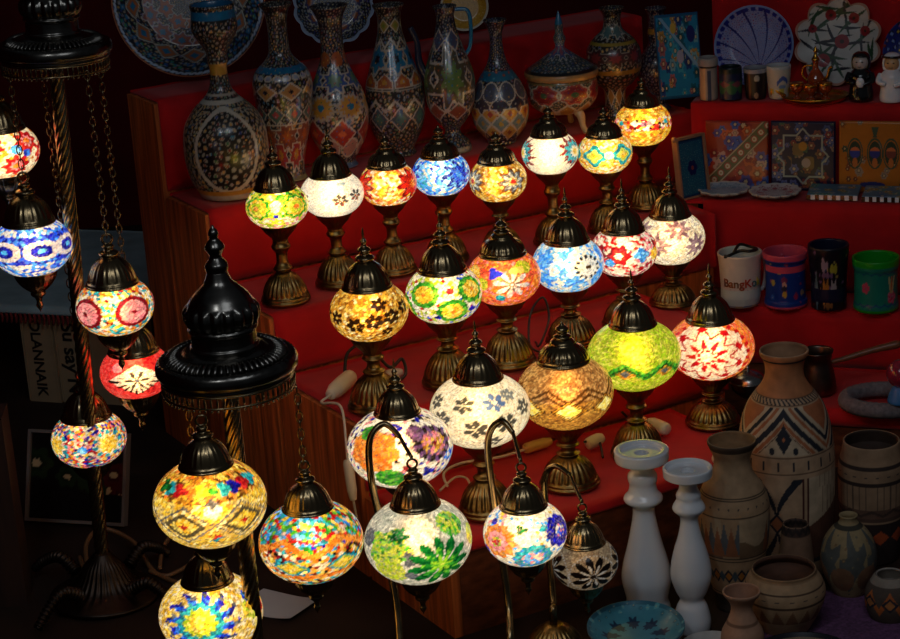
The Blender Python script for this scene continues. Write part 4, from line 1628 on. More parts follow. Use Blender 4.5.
# ------------------------------------------------------------------ tiles
def tile_mesh(w, h, paint, th=.008, n=110):
    m = int(n * h / w)
    u = np.linspace(-1, 1, n)
    v = np.linspace(-1, 1, m)
    U, Vv = np.tile(u, m), np.repeat(v, n)
    e = np.maximum(np.abs(U), np.abs(Vv))
    X = np.c_[U * w / 2, -th * np.ones(len(U)) + .002 * np.clip((e - .96) / .04, 0, 1), (Vv + 1) * h / 2]
    N = len(X)
    Y = X.copy()
    Y[:, 1] = 0
    Fc = []
    for i in range(m - 1):
        for j in range(n - 1):
            a = i * n + j
            Fc.append((a, a + 1, a + n + 1, a + n))
    bq = [i for i in range(n)] + [i * n + n - 1 for i in range(1, m)] + [(m - 1) * n + j for j in range(n - 2, -1, -1)] + [i * n for i in range(m - 2, 0, -1)]
    K = len(bq)
    BV = X[bq].copy()
    BV[:, 1] = 0
    for i in range(K):
        j = (i + 1) % K
        Fc.append((bq[j], bq[i], N + i, N + j))
    Fc.append(tuple(N + i for i in range(K)))
    col = paint(U, Vv, X)
    cb = np.tile(lin((110, 90, 76)), (K, 1))
    return mesh('tile', np.r_[X, BV], Fc, False, np.r_[col, cb])


def flat(U, V, X, seed, base):
    return Surf(np.radians(U * 180), (V + 1) / 2, X, seed, base)


def blob(s, U, V, n, pal, r0, r1, seed, asp=1.):
    rg = np.random.default_rng(seed)
    for k in range(n):
        cx, cy, r = rg.uniform(-1, 1), rg.uniform(-1, 1), rg.uniform(r0, r1)
        q = np.arctan2(V - cy, U - cx)
        d = np.hypot(U - cx, (V - cy) * asp) / (r * (1 + .15 * np.cos(6 * q)))
        p = np.atleast_2d(pal)
        c = p[rg.integers(0, len(p))]
        s.c[d < 1] = c
        s.c[d < .55] = c * .5
        s.c[d < .3] = lin((190, 170, 130))


def tA(U, V, X):
    s = flat(U, V, X, 41, L((150, 60, 34)))
    blob(s, U, V, 46, L((190, 90, 40), (170, 60, 40), (60, 90, 170), (190, 150, 130), (140, 40, 36), (80, 70, 140)), .1, .24, 5)
    w = (V - U * .95 + .05) / 1.4
    m = np.abs(w) < .2
    s.pick(L((96, 96, 58)), m)
    s.pick(L((180, 160, 130)), m & (np.abs(np.abs(w) - .17) < .018))
    t = (U + V)
    k = np.hypot(((t / .42) % 1 - .5) * .42 / 1.4, w)
    s.pick(L((160, 70, 50)), m & (k < .11)); s.pick(L((200, 190, 160)), m & (k < .075)); s.pick(L((160, 110, 50)), m & (k < .03))
    return s.c


def tB(U, V, X):
    s = flat(U, V, X, 42, L((16, 18, 60)))
    blob(s, U, V, 60, L((120, 70, 60), (60, 80, 130), (150, 120, 100), (60, 90, 70), (130, 50, 50), (90, 100, 150)), .06, .15, 6)
    k1, k2 = np.abs(U) + np.abs(V), np.maximum(np.abs(U), np.abs(V)) * 1.35
    k = np.minimum(k1, k2)
    s.pick(L((150, 160, 150)), (k > .76) & (k < .83))
    m = k < .5
    s.pick(L((120, 96, 60)), m & (np.sin(9 * U + 3) * np.sin(8 * V) > .1))
    s.pick(L((170, 150, 140)), np.hypot(U - .1, V + .2) < .14); s.pick(L((170, 120, 40)), np.hypot(U, V - .28) < .13)
    s.pick(L((14, 16, 54)), np.maximum(np.abs(U), np.abs(V)) > .95)
    return s.c


def tC(U, V, X):
    s = flat(U, V, X, 43, L((178, 104, 24)))
    blob(s, U, V, 24, L((120, 60, 40), (60, 80, 60), (150, 130, 110), (150, 80, 30)), .06, .13, 8)
    for cx, c in ((-.5, (30, 60, 150)), (.12, (30, 50, 130)), (.62, (120, 60, 50))):
        d = np.hypot((U - cx) / .24, (V - .1) / .42)
        s.pick(L((60, 80, 60)), (d > .9) & (d < 1.05))
        s.pick(L((40, 60, 44)), d < .82)
        e = np.hypot((U - cx) / .16, (V - .12) / .16)
        s.pick(L(c), e < 1); s.pick(L((200, 110, 60)), (e < 1) & (V > .18))
        s.pick(L((190, 110, 50)), np.hypot((U - cx) / .08, (V + .16) / .14) < 1)
    s.pick(L((60, 80, 60)), (np.abs(U - .12) < .05 + .3 * np.abs(V - .62)) & (V > .55) & (V < .85))
    s.pick(L((40, 50, 110)), np.hypot((U - .05) / .4, (V + .78) / .08) < 1)
    return s.c


def tD(U, V, X):
    s = flat(U, V, X, 44, L((28, 120, 160)))
    blob(s, U, V, 60, L((30, 60, 120), (60, 150, 170), (170, 130, 60), (150, 90, 90), (20, 90, 110), (110, 160, 170)), .07, .18, 9)
    w = V + .75 * U - .35
    s.pick(L((120, 160, 190)), np.abs(w) < .06); s.pick(L((150, 150, 170)), np.hypot(U - .05, V + .02) < .16)
    s.pick(L((24, 30, 100)), np.hypot(U - .6, V - .5) < .2); s.pick(L((190, 160, 60)), np.hypot(U + .2, V - .66) < .13)
    s.pick(L((20, 80, 120)), np.maximum(np.abs(U), np.abs(V)) > .93)
    return s.c


def tile(name, label, cat_, x0, x1, y0, y1, i, paint, dv=0., yaw=None, tilt=8, mat=GLAZE, parent=None):
    b = pe((x0 + x1) / 2, y1, i, dv)
    ya = YS if yaw is None else yaw
    d = proj(b)[2]
    r = np.array(((x1 - x0) / F * d, 0))
    ax = np.array((math.cos(ya), math.sin(ya), 0))
    hx = abs(proj(b + ax * .05)[0] - proj(b - ax * .05)[0]) / .1
    w = (x1 - x0) / hx
    h = (zat(b, y0) - b[2]) / math.cos(math.radians(tilt)) * 1.0
    o = obj(name, tile_mesh(w, h, paint), mat, None, b, rot=(math.radians(-tilt), 0, ya))
    o['label'] = label
    o['category'] = cat_
    return o, w, h


TG = 'square picture tiles on the tile shelf'
for x0, x1, y0, y1, f, lab in ((705, 767, 122, 190, tA, 'orange floral picture tile crossed by a diagonal band'), (770, 834, 122, 192, tB, 'navy picture tile with an eight-pointed star outline'), (838, 902, 122, 194, tC, 'amber picture tile with dark green arches, at the right edge')):
    tile('picture_tile', lab, 'tile', x0, x1, y0, y1, 1, f, .018, None, 4)[0]['group'] = TG
tile('picture_tile', 'turquoise flowered tile panel standing beside the tall jar on the top shelf', 'tile', 660, 703, 16, 98, 0, tD, .0, YS + .5, 10)


def tF(U, V, X):
    s = flat(U, V, X, 45, L((20, 84, 110)))
    s.dots(420, L((40, 110, 130), (16, 60, 100), (90, 130, 130)), None)
    k = np.hypot(U * 1.0, V * 1.4)
    for a in range(6):
        cx, cy = .24 * math.cos(a * PI / 3), .17 * math.sin(a * PI / 3)
        s.pick(L((16, 20, 80)), np.hypot(U - cx, (V - cy) * 1.4) < .15)
    s.pick(L((150, 60, 50)), k < .1)
    s.pick(L((14, 50, 90)), np.maximum(np.abs(U), np.abs(V)) > .88)
    return s.c


o, w, h = tile('framed_tile', 'small framed blue tile standing at an angle against the red steps', 'framed tile', 683, 708, 139, 194, 1, tF, -.022, YS + .95, 6)
m = MB()
for a, bb in (((-w / 2 - .005, -.012, -.001), (-w / 2, .004, h + .005)), ((w / 2, -.012, -.001), (w / 2 + .005, .004, h + .005)), ((-w / 2, -.012, h), (w / 2, .004, h + .005)), ((-w / 2, -.012, -.001), (w / 2, .004, .003))):
    m.box(a, bb)
obj('frame', m.mesh(smooth=False), surf('pale_frame_wood', (150, 110, 84), .5, nscale=30, namp=.2), o)
obj('corner_knob', MB().ball((-w / 2 - .006, -.006, h + .004), .006).mesh(), bpy.data.materials['pale_frame_wood'], o)

# small blue boxes with a chequered edge lying flat in front
for x0, x1, y, lab in ((806, 857, 203, 'flat blue tile with a chequered front edge before the amber tile'), (861, 906, 205, 'flat blue tile with a chequered edge at the right end of the shelf')):
    def pt(U, V, X):
        s = flat(U, V, X, 46, L((70, 100, 120)))
        blob(s, U, V, 26, L((60, 90, 130), (150, 120, 50), (70, 120, 110), (130, 140, 150)), .1, .25, x0)
        return s.c
    b = pe((x0 + x1) / 2, y - 2, 1)
    wd = (x1 - x0) / (abs(proj(b + EU * .05)[0] - proj(b - EU * .05)[0]) / .1)
    t = thing('border_tile', lab, 'tile', b + EV * .004, YS, 'chequered border tiles')
    obj('face', tile_mesh(wd, .055, pt, .006, 80), GLAZE, t, (0, .002, .006), rot=(math.radians(-80), 0, 0))
    m1, m2 = MB(), MB()
    for k in range(12):
        a = -wd / 2 + wd * k / 12
        (m1 if k % 2 else m2).box((a, -.001, .001), (a + wd / 12, .002, .011))
    obj('light_squares', m1.mesh(smooth=False), WHITE, t)
    obj('dark_squares', m2.mesh(smooth=False), BLK, t)
# ------------------------------------------------------------------ mugs and small things on the shelf unit
def text_on(txt, size, R, z, ph0, mat, parent, name='lettering', flatm=None, ext=.0006, cols=None):
    """letters wrapped round a cylinder (R) or laid on a flat front (flatm)"""
    cu = bpy.data.curves.new('txt', 'FONT')
    cu.body = txt
    cu.size = size
    cu.extrude = ext
    cu.offset = size * .02
    cu.align_x = 'CENTER'
    tmp = bpy.data.objects.new('txt', cu)
    COL.objects.link(tmp)
    dg = bpy.context.evaluated_depsgraph_get()
    me = bpy.data.meshes.new_from_object(tmp.evaluated_get(dg))
    bpy.data.objects.remove(tmp)
    bpy.data.curves.remove(cu)
    cc = None
    for v in me.vertices:
        x, y, d = v.co
        if flatm:
            v.co = flatm(x, y, d)
        else:
            a = ph0 + x / R
            v.co = ((R + d) * math.sin(a), -(R + d) * math.cos(a), z + y)
    if cols:
        at = me.color_attributes.new('Col', 'FLOAT_COLOR', 'POINT')
        xs = np.array([(math.atan2(v.co.x, -v.co.y) - ph0) * R for v in me.vertices])
        n = len(txt)
        c4 = np.ones((len(xs), 4), np.float32)
        k = np.clip(((xs - xs.min()) / (xs.max() - xs.min() + 1e-9) * n).astype(int), 0, n - 1)
        c4[:, :3] = L(*cols)[k % len(cols)]
        at.data.foreach_set('color', c4.ravel())
    me.materials.clear()
    return obj(name, me, mat, parent)


def mug(label, bx, by, i, prof, paint, handle=None, hm=None, rim=None):
    b = pe(bx, by, i)
    t = thing('mug', label, 'mug', b, face(b), 'souvenir mugs on the lower shelf' if i == 2 else None)
    P = px_prof(b, prof)
    r, z = P[-1]
    P2 = [(P[0][0] * .7, 0)] + P + [(r - .0015, z + .001), (r - .004, z), (r - .0045, z - .006), (r - .006, z * .4), (r - .008, .006), (.003, .005)]
    obj('body', lathe(P2, 160, 110, paint, smooth=2), PLASTIC, t)
    if handle is not None:
        c, s = math.sin(handle), -math.cos(handle)
        R = P[len(P) // 2][0] - .002
        obj('handle', MB().tube([(c * R, s * R, z * .82), (c * (R + .02), s * (R + .02), z * .8), (c * (R + .026), s * (R + .026), z * .5), (c * (R + .018), s * (R + .018), z * .22), (c * R, s * R, z * .2)], .0045, 10, 6).mesh(), hm, t)
    return t, P


def pm1(PH, t, V, inn):
    s = Surf(PH, t, V, 51, L((205, 190, 180)))
    s.band(0, .06, L((150, 90, 50)))
    s.row(.12, .3, 7, [(.8, L((90, 90, 120)))], 'd', .1); s.band(0, .03, L((190, 160, 130)))
    s.pick(L((205, 190, 180)), (s.ph < 10) & (t > .06))
    s.dots(260, L((200, 170, 120), (180, 160, 160)), None, .4, m=(t > .34) & (t < .48) & ~inn)
    s.c[inn] = lin((190, 195, 190))
    return s.c


t, P = mug('white souvenir mug with coloured lettering and a black strap lying across its rim', 741, 304, 2, [(303, 18), (300, 18.5), (280, 20), (262, 21), (252, 22.5)], pm1, 2.2, WHITE)
RR = P[2][0] + .0006
text_on('BangKok', .0245, RR * 1.005, P[2][1] * .92, .12, PLASTIC, t, cols=[(120, 60, 30), (150, 80, 30), (110, 70, 40), (170, 60, 30), (180, 40, 30), (60, 110, 110), (200, 170, 60)])
zt = P[-1][1] + .004
sl = tag(obj('strap', MB().tube([(-.03, .0, zt - .012), (-.028, -.036, zt - .003), (.0, -.02, zt + .004), (.02, -.03, zt + .006), (.035, -.01, zt + .004), (.02, .012, zt + .004), (.0, .0, zt + .012), (-.012, -.03, zt + .004)], .0032, 8, 8).mesh(), CORDB, None, t.location, t.rotation_euler.z),
         'black looped strap lying across the white mug', 'strap')


def pm2(PH, t, V, inn):
    s = Surf(PH, t, V, 52, L((16, 52, 130)))
    s.dots(70, L((150, 50, 90), (40, 90, 170), (170, 150, 60)), None, .32)
    for dx, dy, r, c in ((-4, .56, 9, (120, 40, 80)), (-4, .47, 7, (190, 150, 130)), (-4, .40, 8, (40, 40, 60)), (-3, .3, 7, (190, 150, 50)), (30, .25, 8, (150, 40, 80)), (52, .3, 7, (160, 130, 110)), (-38, .5, 7, (170, 150, 60))):
        s.pick(L(c), np.hypot((s.ph - dx) / r, (t - dy) / .055) < 1)
    m = (t < .07) | (t > .89) | inn
    s.pick(L((200, 70, 92)), m)
    return s.c


mug('blue mug with a pink rim and pink foot, second on the lower shelf', 786, 305, 2, [(304, 20.5), (302, 21.5), (297, 21), (295, 20), (262, 20), (258, 22), (251, 22.5)], pm2, 3.3, surf('pink_plastic', (200, 70, 92), .35, nscale=30, namp=.04))


def pm3(PH, t, V, inn):
    s = Surf(PH, t, V, 53, L((14, 14, 26)))
    s.dots(60, L((120, 80, 110), (50, 60, 100), (140, 130, 70)), None, .3, m=~inn)
    for dx, dy, w, h, c in ((-10, .3, 14, .18, (170, 110, 40)), (16, .34, 9, .14, (160, 150, 150)), (-44, .3, 7, .25, (90, 110, 120)), (14, .68, 14, .07, (170, 160, 50)), (-14, .74, 9, .1, (150, 130, 140)), (-2, .1, 12, .05, (120, 80, 40)), (-6, .58, 20, .04, (110, 80, 110))):
        k = np.hypot((s.ph - dx) / w, (t - dy) / h) * (1 + .3 * np.sin(s.ph * .5))
        s.pick(L(c), k < 1)
    s.c[inn] = lin((18, 22, 50))
    return s.c


mug('dark navy mug with gold and white figures, third on the lower shelf', 829, 307, 2, [(306, 17), (303, 17.5), (285, 17.5), (265, 19), (250, 20.5), (244, 20.5)], pm3)


def pm4(PH, t, V, inn):
    s = Surf(PH, t, V, 54, L((20, 120, 100)))
    s.zig(.77, .02, 16, .012, L((16, 80, 110))); s.zig(.17, .02, 16, .014, L((20, 60, 110)))
    for a in range(5):
        s.pick(L((180, 60, 90)), np.hypot((s.ph + 28 - 7 * math.cos(a * 1.26)) / 5, (t - .5 - .06 * math.sin(a * 1.26)) / .05) < 1)
        s.pick(L((190, 40, 70), (200, 120, 140)), np.hypot((s.ph - 46 - 9 * math.cos(a * 1.26)) / 7, (t - .32 - .07 * math.sin(a * 1.26)) / .06) < 1)
    for k, c in ((-.3, (190, 180, 120)), (.1, (190, 110, 60)), (.5, (190, 180, 120))):
        s.pick(L(c), (np.abs(s.ph - 44 - k * 30 * (t - .3) * 2) < 3) & (t > .4) & (t < .7))
    m = (t < .08) | (t > .88) | inn
    s.pick(L((24, 150, 30)), m)
    return s.c


mug('green-rimmed teal mug with red flowers, right end of the lower shelf', 876, 309, 2, [(308, 21), (305, 22.5), (300, 22), (297, 21.5), (270, 21.5), (266, 23), (257, 23.5)], pm4)


def small(label, bx, by, prof, fn, cat_='cup', name='cup', mat=PLASTIC, group='cups in a row on the top shelf'):
    b = pe(bx, by, 0)
    P = px_prof(b, prof)
    r, z = P[-1]
    P2 = [(P[0][0] * .7, 0)] + P + [(r - .002, z + .001), (r - .004, z - .002), (r - .005, z * .3), (.003, z * .28)]
    return tag(obj(name, lathe(P2, 120, 80, fn, smooth=2), mat, None, b, face(b)), label, cat_, group)


def pc1(PH, t, V, inn):
    s = Surf(PH, t, V, 61, L((150, 140, 130)))
    s.band(.76, .8, L((30, 28, 28))); s.pick(L((190, 160, 120)), (s.ph < -20) & (t < .76)); s.pick(L((60, 70, 90)), (np.abs(s.ph - 5) < 12) & (t < .7))
    s.band(.8, 1, L((150, 145, 140)))
    return s.c


def pc2(PH, t, V, inn):
    s = Surf(PH, t, V, 62, L((26, 36, 70)))
    s.row(.4, .2, 6, [(1, L((50, 100, 60)))], 'o', .4); s.row(.5, .1, 5, [(1, L((120, 60, 70)))], 'd')
    s.band(.82, 1, L((16, 34, 34)))
    return s.c


def pc3(PH, t, V, inn):
    s = Surf(PH, t, V, 63, L((34, 26, 26)))
    s.pick(L((170, 165, 150)), np.hypot((s.ph - 6) / 14, (t - .7) / .1) < 1); s.pick(L((150, 120, 90)), np.hypot((s.ph - 2) / 12, (t - .15) / .1) < 1)
    s.pick(L((90, 50, 40)), np.abs(s.ph + 34) < 6)
    s.band(.86, 1, L((150, 150, 155)))
    return s.c


def pc4(PH, t, V, inn):
    s = Surf(PH, t, V, 64, L((196, 186, 168)))
    s.pick(L((60, 90, 160)), (np.abs(t - .55 - .1 * np.sin(s.ph / 14)) < .07) & (s.ph > -10) & (s.ph < 50))
    s.pick(L((190, 170, 70)), (t > .2) & (t < .34) & (np.sin(s.ph / 9) > 0)); s.pick(L((120, 140, 170)), np.hypot((s.ph - 18) / 20, (t - .4) / .06) < 1)
    s.band(.9, 1, L((190, 190, 190)))
    return s.c


small('tall pale lidded jar with a black ring, left of the cups on the top shelf', 709, 99, [(98, 9), (80, 9), (66, 9), (65, 10), (58, 10)], pc1, 'jar', 'jar', GLAZE, None)
small('dark blue patterned mug, first of the cups on the top shelf', 731, 99, [(98, 11), (95, 11), (80, 11.5), (67, 11.5)], pc2, 'mug', 'mug')
small('dark cup with a pale rim and a white spot, second on the top shelf', 756, 98, [(97, 10), (85, 11), (68, 12)], pc3)
small('white cup with blue waves, third on the top shelf', 779, 98, [(97, 9.5), (85, 11), (66, 12.5)], pc4)

# gilt tray with amber glass pieces
b = pe(815, 100, 0)
tr = thing('gilt_tray', 'oval gilt tray standing before the red-flowered plate', 'tray', b, YS)
obj('dish', lathe([(.001, .002), (.04, .002), (.058, .005), (.064, .012), (.066, .013), (.064, .008), (.056, .001), (.04, .0), (.001, 0)], 80, 30, mod=lambda ph, z: .25 * np.abs(np.sin(ph)) ** 2), GOLD, tr, scale=(.88, .9, 1))
obj('scroll_handle', MB().tube([(-.064, 0, .008), (-.078, -.004, .018), (-.086, -.002, .024), (-.093, 0, .014), (-.088, .002, .01)], .004, 10, 6).mesh(), GOLD, tr)
for k, (x, y, h, lab) in enumerate(((-.035, -.018, .036, 'left'), (-.004, -.026, .034, 'middle'), (.026, -.02, .037, 'right'))):
    t = thing('amber_cup', f'{lab} one of three amber glass cups in front on the gilt tray', 'cup', b + EU * x + EV * y + np.array((0, 0, .006)), YS, 'amber pieces on the gilt tray')
    obj('bowl', lathe([(.009, 0), (.01, .003), (.005, .007), (.006, .012), (.013, .02), (.0145, .03), (.0135, h), (.012, h - .001), (.012, .022), (.002, .014)], 40, 40), AMBER, t)
    obj('gilt_band', lathe([(.0142, h - .006), (.0152, h - .005), (.015, h - .001), (.0142, h)], 40, 10), GOLD, t)
t = thing('amber_carafe', 'tall amber glass carafe with a gilt spire on the tray', 'carafe', b + EV * .012 + np.array((0, 0, .006)), YS)
obj('body', lathe([(.014, 0), (.015, .003), (.008, .01), (.016, .024), (.019, .036), (.014, .05), (.007, .06), (.006, .072), (.008, .076)], 48, 50), AMBER, t)
obj('stopper', lathe([(.006, .076), (.009, .08), (.005, .086), (.003, .094), (.005, .098), (.001, .108)], 32, 30), GOLD, t)
obj('spout', MB().tube([(.014, -.004, .034), (.026, -.008, .044), (.03, -.009, .06), (.036, -.011, .066)], [.004, .003, .0025, .003], 10, 6).mesh(), GOLD, t)
obj('handle', MB().tube([(-.007, 0, .066), (-.024, 0, .064), (-.028, 0, .046), (-.017, 0, .032)], .0022, 8, 6).mesh(), GOLD, t)


def figurine(label, bx, by, yt, robe, face_m, white):
    b = pe(bx, by, 0)
    H = zat(b, yt) - b[2]
    t = thing('ceramic_figurine', label, 'figurine', b, YS, 'pair of robed shaker figurines')
    k = H / .1
    obj('robe', lathe([(.02 * k, 0), (.0245 * k, .002 * k), (.0255 * k, .012 * k), (.023 * k, .03 * k), (.0235 * k, .045 * k), (.0225 * k, .056 * k), (.014 * k, .066 * k), (.01 * k, .07 * k)], 72, 50), robe, t)
    obj('head', MB().ball((0, -.002 * k, .079 * k), (.016 * k, .0155 * k, .0165 * k), 28, 20).mesh(), face_m, t)
    hood = lathe([(.0185 * k, .066 * k), (.0195 * k, .074 * k), (.0195 * k, .083 * k), (.0165 * k, .094 * k), (.009 * k, .1 * k), (.001, .101 * k)], 48, 30)
    for v in hood.vertices:                         # opens at the face
        if v.co.y < -.008 * k and v.co.z < .090 * k:
            v.co.y = -.008 * k
    obj('head_cloth', hood, robe, t, (0, .003 * k, 0))
    obj('arm', MB().tube([(-.022 * k, -.004 * k, .056 * k), (-.025 * k, -.016 * k, .044 * k), (-.01 * k, -.026 * k, .04 * k)], [.0062 * k, .006 * k, .0042 * k], 12, 6).mesh(), robe, t)
    obj('arm', MB().tube([(.022 * k, -.004 * k, .056 * k), (.025 * k, -.016 * k, .044 * k), (.008 * k, -.026 * k, .037 * k)], [.0062 * k, .006 * k, .0042 * k], 12, 6).mesh(), robe, t)
    m = MB()
    for s in (-1, 1):
        m.ball((s * .0058 * k, -.0168 * k, .082 * k), (.0022 * k, .0012 * k, .0013 * k), 8, 6)
    m.tube([(-.004 * k, -.0165 * k, .0725 * k), (0, -.0175 * k, .072 * k), (.004 * k, -.0165 * k, .0725 * k)], .0006 * k, 6, 3)
    obj('painted_features', m.mesh(), INK, t)
    m = MB()
    if white:
        m.tube([(math.sin(q) * .0198 * k, -math.cos(q) * .0186 * k + .003 * k, (.0925 + .001 * math.cos(q)) * k) for q in np.linspace(-PI, PI, 24, endpoint=False)], .0024 * k, 8, 2, True)
        obj('head_band', m.mesh(), BLK, t)
    else:
        m.ball((.003 * k, -.0265 * k, .042 * k), (.0085 * k, .004 * k, .011 * k), 16, 10)
        obj('white_bundle', m.mesh(), WHITE, t)
    return t


figurine('black-robed ceramic figurine holding a white bundle', 861, 100, 52, BLK, surf('pale_face', (190, 180, 172), .3, coat=.4, nscale=30, namp=.05), False)
figurine('white-robed ceramic figurine with a black head band, at the right edge', 892, 101, 53, WHITE, SKIN, True)

# lowest shelf: coffee pot, woven ring, snow globe
b = onz(818, 392, SH[3][0] + .001)
cz = thing('coffee_pot', 'tarnished long-handled coffee pot behind the big clay vase', 'coffee pot', b, face(b))
obj('pot', lathe([(.03, 0), (.036, .003), (.036, .02), (.031, .05), (.027, .068), (.03, .084), (.032, .088), (.029, .087), (.025, .068), (.028, .04), (.002, .01)], 64, 60), COPPER, cz)
pa, pb = onz(829, 368, .2), None
h0 = np.array((.027, .004, .062))
obj('handle', MB().tube([h0, h0 + (.03, 0, .008), h0 + (.08, .005, .022), h0 + (.125, .008, .032), h0 + (.135, .008, .034)], [.004, .0055, .0065, .0085, .005], 14, 8).mesh(), surf('turned_handle_wood', (112, 70, 44), .4, nscale=40, namp=.3), cz)
b = onz(885, 408, SH[3][0] + .002)
m = MB()
V, Fc = [], []
m.tube([(math.cos(q) * .075, math.sin(q) * .06, .017) for q in np.linspace(0, 2 * PI, 40, endpoint=False)], .0155, 16, 2, True)
for i, v in enumerate(m.V):
    q = math.atan2(v[1], v[0])
    m.V[i] = np.array((v[0], v[1], .017 + (v[2] - .017) * (1 + .05 * math.sin(q * 36))))
tag(obj('woven_ring', m.mesh(), GREYC, None, b, face(b)), 'grey fabric ring lying on the lowest shelf', 'ring stand')
b2 = onz(901, 402, SH[3][0] + .034)
sg = thing('glass_ball_ornament', 'pink glass ball on a blue base at the right edge above the grey ring', 'ornament', b2, face(b2))
obj('base', lathe([(.024, 0), (.026, .004), (.022, .018), (.017, .03), (.015, .034), (.002, .035)], 48, 30, lambda PH, t, V, inn: Surf(PH, t, V, 3, L((60, 120, 180))).c), GLAZE, sg)
obj('ball', MB().ball((0, 0, .058), .028, 36, 24).mesh(), surf('pink_glass', (150, 40, 60), .1, coat=1., nscale=8, namp=.3), sg)

# silver dish glinting beside the big vase
b = onz(748, 402, .06)
b = onv(752, 390, 2.72)
sv = onz(750, 400, .12)
ss = thing('silver_bowl', 'small shiny silver bowl half hidden behind the big clay vase', 'bowl', onz(748, 396, .121) , 0)
obj('bowl', lathe([(.014, 0), (.018, .003), (.03, .014), (.036, .028), (.038, .034), (.036, .034), (.028, .016), (.002, .006)], 64, 40), SILVER, ss)
obj('knob_lid', lathe([(.037, .034), (.03, .046), (.012, .054), (.004, .056), (.006, .062), (.001, .067)], 64, 30), SILVER, ss)

# ------------------------------------------------------------------ clay pots on the floor
TAN = L((188, 150, 116))
DBL = L((46, 46, 52))
RST = L((176, 104, 66))
PAL = L((200, 172, 140))
CG = 'painted clay pots on the floor'


def dotrow(s, t0, n, w, h, pal, ph=0.):
    s.row(t0, h, n, [(w, pal)], 'o', ph)


def pz1(PH, t, V, inn):
    s = Surf(PH, t, V, 71, TAN)
    s.band(.82, 1, L((184, 116, 74))); s.band(.965, .975, DBL)
    s.pick(DBL, (np.abs(t - .812) < .009) & (np.sin(np.radians(s.ph * 44) + t * 260) > .2))
    s.band(.796, .80, L((110, 80, 60))); s.band(.823, .827, L((110, 80, 60)))
    x = np.abs(((s.ph * 3 / 360 + .52) % 1) - .5) * 2         # 0 on the axis of a chevron
    y = (t - .60) / .185
    m = (t > .60) & (t < .792)
    k = x * 1.15 + y
    s.pick(PAL, m)
    s.pick(DBL, m & (k > .86) & (k < 1.04)); s.pick(RST, m & (k > .68) & (k < .80)); s.pick(L((120, 84, 62)), m & (k > .62) & (k < .65))
    s.pick(RST, m & (k > 1.16) & (k < 1.27) & (x > .12)); s.pick(DBL, m & (k > 1.34) & (k < 1.47) & (x > .3)); s.pick(RST, m & (k > 1.6) & (x > .55))
    kd = x / .2 + np.abs(t - .672) / .072
    s.pick(DBL, m & (kd < .86)); s.pick(RST, m & (kd < .16))
    for dx in (-.24, .24):
        xs = ((s.ph * 3 / 360 + .52) % 1 - .5) * 2
        s.pick(DBL, np.hypot((xs - dx) * 60 * .0147, (t - .622) * 3.1) < .045)
    s.band(.590, .595, L((100, 74, 56))); s.band(.520, .525, L((100, 74, 56))); s.band(.503, .507, L((100, 74, 56)))
    u = (s.ph * 20 / 360) % 1 - .5
    d = np.hypot(u * .27, (t - .556))
    s.pick(DBL, d < .024); s.pick(L((120, 96, 76)), d < .008)
    m = (t < .5) & (t > .12)
    s.pick(PAL, m & (s.ph > 27) & (s.ph < 84)); s.pick(L((104, 66, 50)), m & (t < .28 + .0016 * (s.ph - 27)) & (s.ph > 27) & (s.ph < 84))
    s.pick(L((150, 120, 96)), m & (s.ph > 40) & (s.ph < 84) & (t > .33) & (np.sin(s.ph * 1.1) * np.sin(s.ph * .37 + t * 9) > .55))
    for c in (20, 26, 85):
        s.pick(L((80, 40, 36)), m & (np.abs(s.ph - c) < 1.5))
    xx = np.abs(s.ph + 12) / 30
    yy = np.abs(t - .30) / .19
    s.pick(DBL, m & (s.ph < 19) & (s.ph > -46) & (np.abs(yy - xx ** .6 * .95 - .16) < .13)); s.pick(RST, m & (xx + yy * 1.6 < .26)); s.pick(DBL, m & (np.abs(xx + yy * 1.6 - .34) < .06))
    s.band(.10, .12, DBL)
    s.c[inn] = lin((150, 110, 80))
    return s.c


vase('clay_vase', 'large painted clay vase with dark chevrons and a flared neck', 'vase', 788, 570, 0,
     [(570, 33), (566, 37), (540, 43), (505, 47), (465, 48.5), (440, 47.5), (420, 44), (405, 39), (394, 32), (384, 24), (376, 20), (368, 19), (360, 20.5), (354, 24), (350, 24.5)], pz1, CLAY, CG, 300, 230)


def pz2(PH, t, V, inn):
    s = Surf(PH, t, V, 72, L((168, 134, 100)))
    s.band(.955, 1, L((70, 54, 42)))
    for a in (.70, .715, .61, .36, .345):
        s.band(a, a + .007, L((50, 40, 34)))
    dotrow(s, .66, 22, .35, .01, DBL)
    m = (t > .37) & (t < .6)
    s.pick(L((180, 150, 116)), m & (((s.ph + 200) % 90) > 45)); s.pick(L((120, 90, 70)), m & (((s.ph + 200) % 90) > 45) & (t < .46 + .03 * np.sin(s.ph * .1)))
    s.tri(.38, .59, 16, L((96, 96, 96)), .2); s.tri(.38, .56, 16, L((150, 92, 60)), .7)
    s.pick(L((180, 150, 116)), m & (s.ph > 8) & (s.ph < 56)); s.pick(L((120, 92, 66)), m & (s.ph > 8) & (s.ph < 56) & (t < .45 + .02 * np.sin(s.ph * .12)))
    s.row(.25, .06, 14, [(.5, L((180, 110, 40))), (.8, DBL)], 'd'); s.row(.25, .06, 14, [(.6, L((70, 80, 84)))], 'd', .5)
    s.band(.13, .14, DBL)
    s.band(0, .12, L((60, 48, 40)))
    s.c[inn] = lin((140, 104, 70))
    return s.c


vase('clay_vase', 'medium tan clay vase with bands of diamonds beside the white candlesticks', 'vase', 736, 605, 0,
     [(604, 19), (597, 20), (590, 22), (570, 27), (545, 33), (520, 36), (500, 35.5), (485, 30), (474, 22), (464, 18.5), (456, 18.5), (448, 22), (442, 24.5), (440, 24.5)], pz2, CLAY, CG, 240, 180)


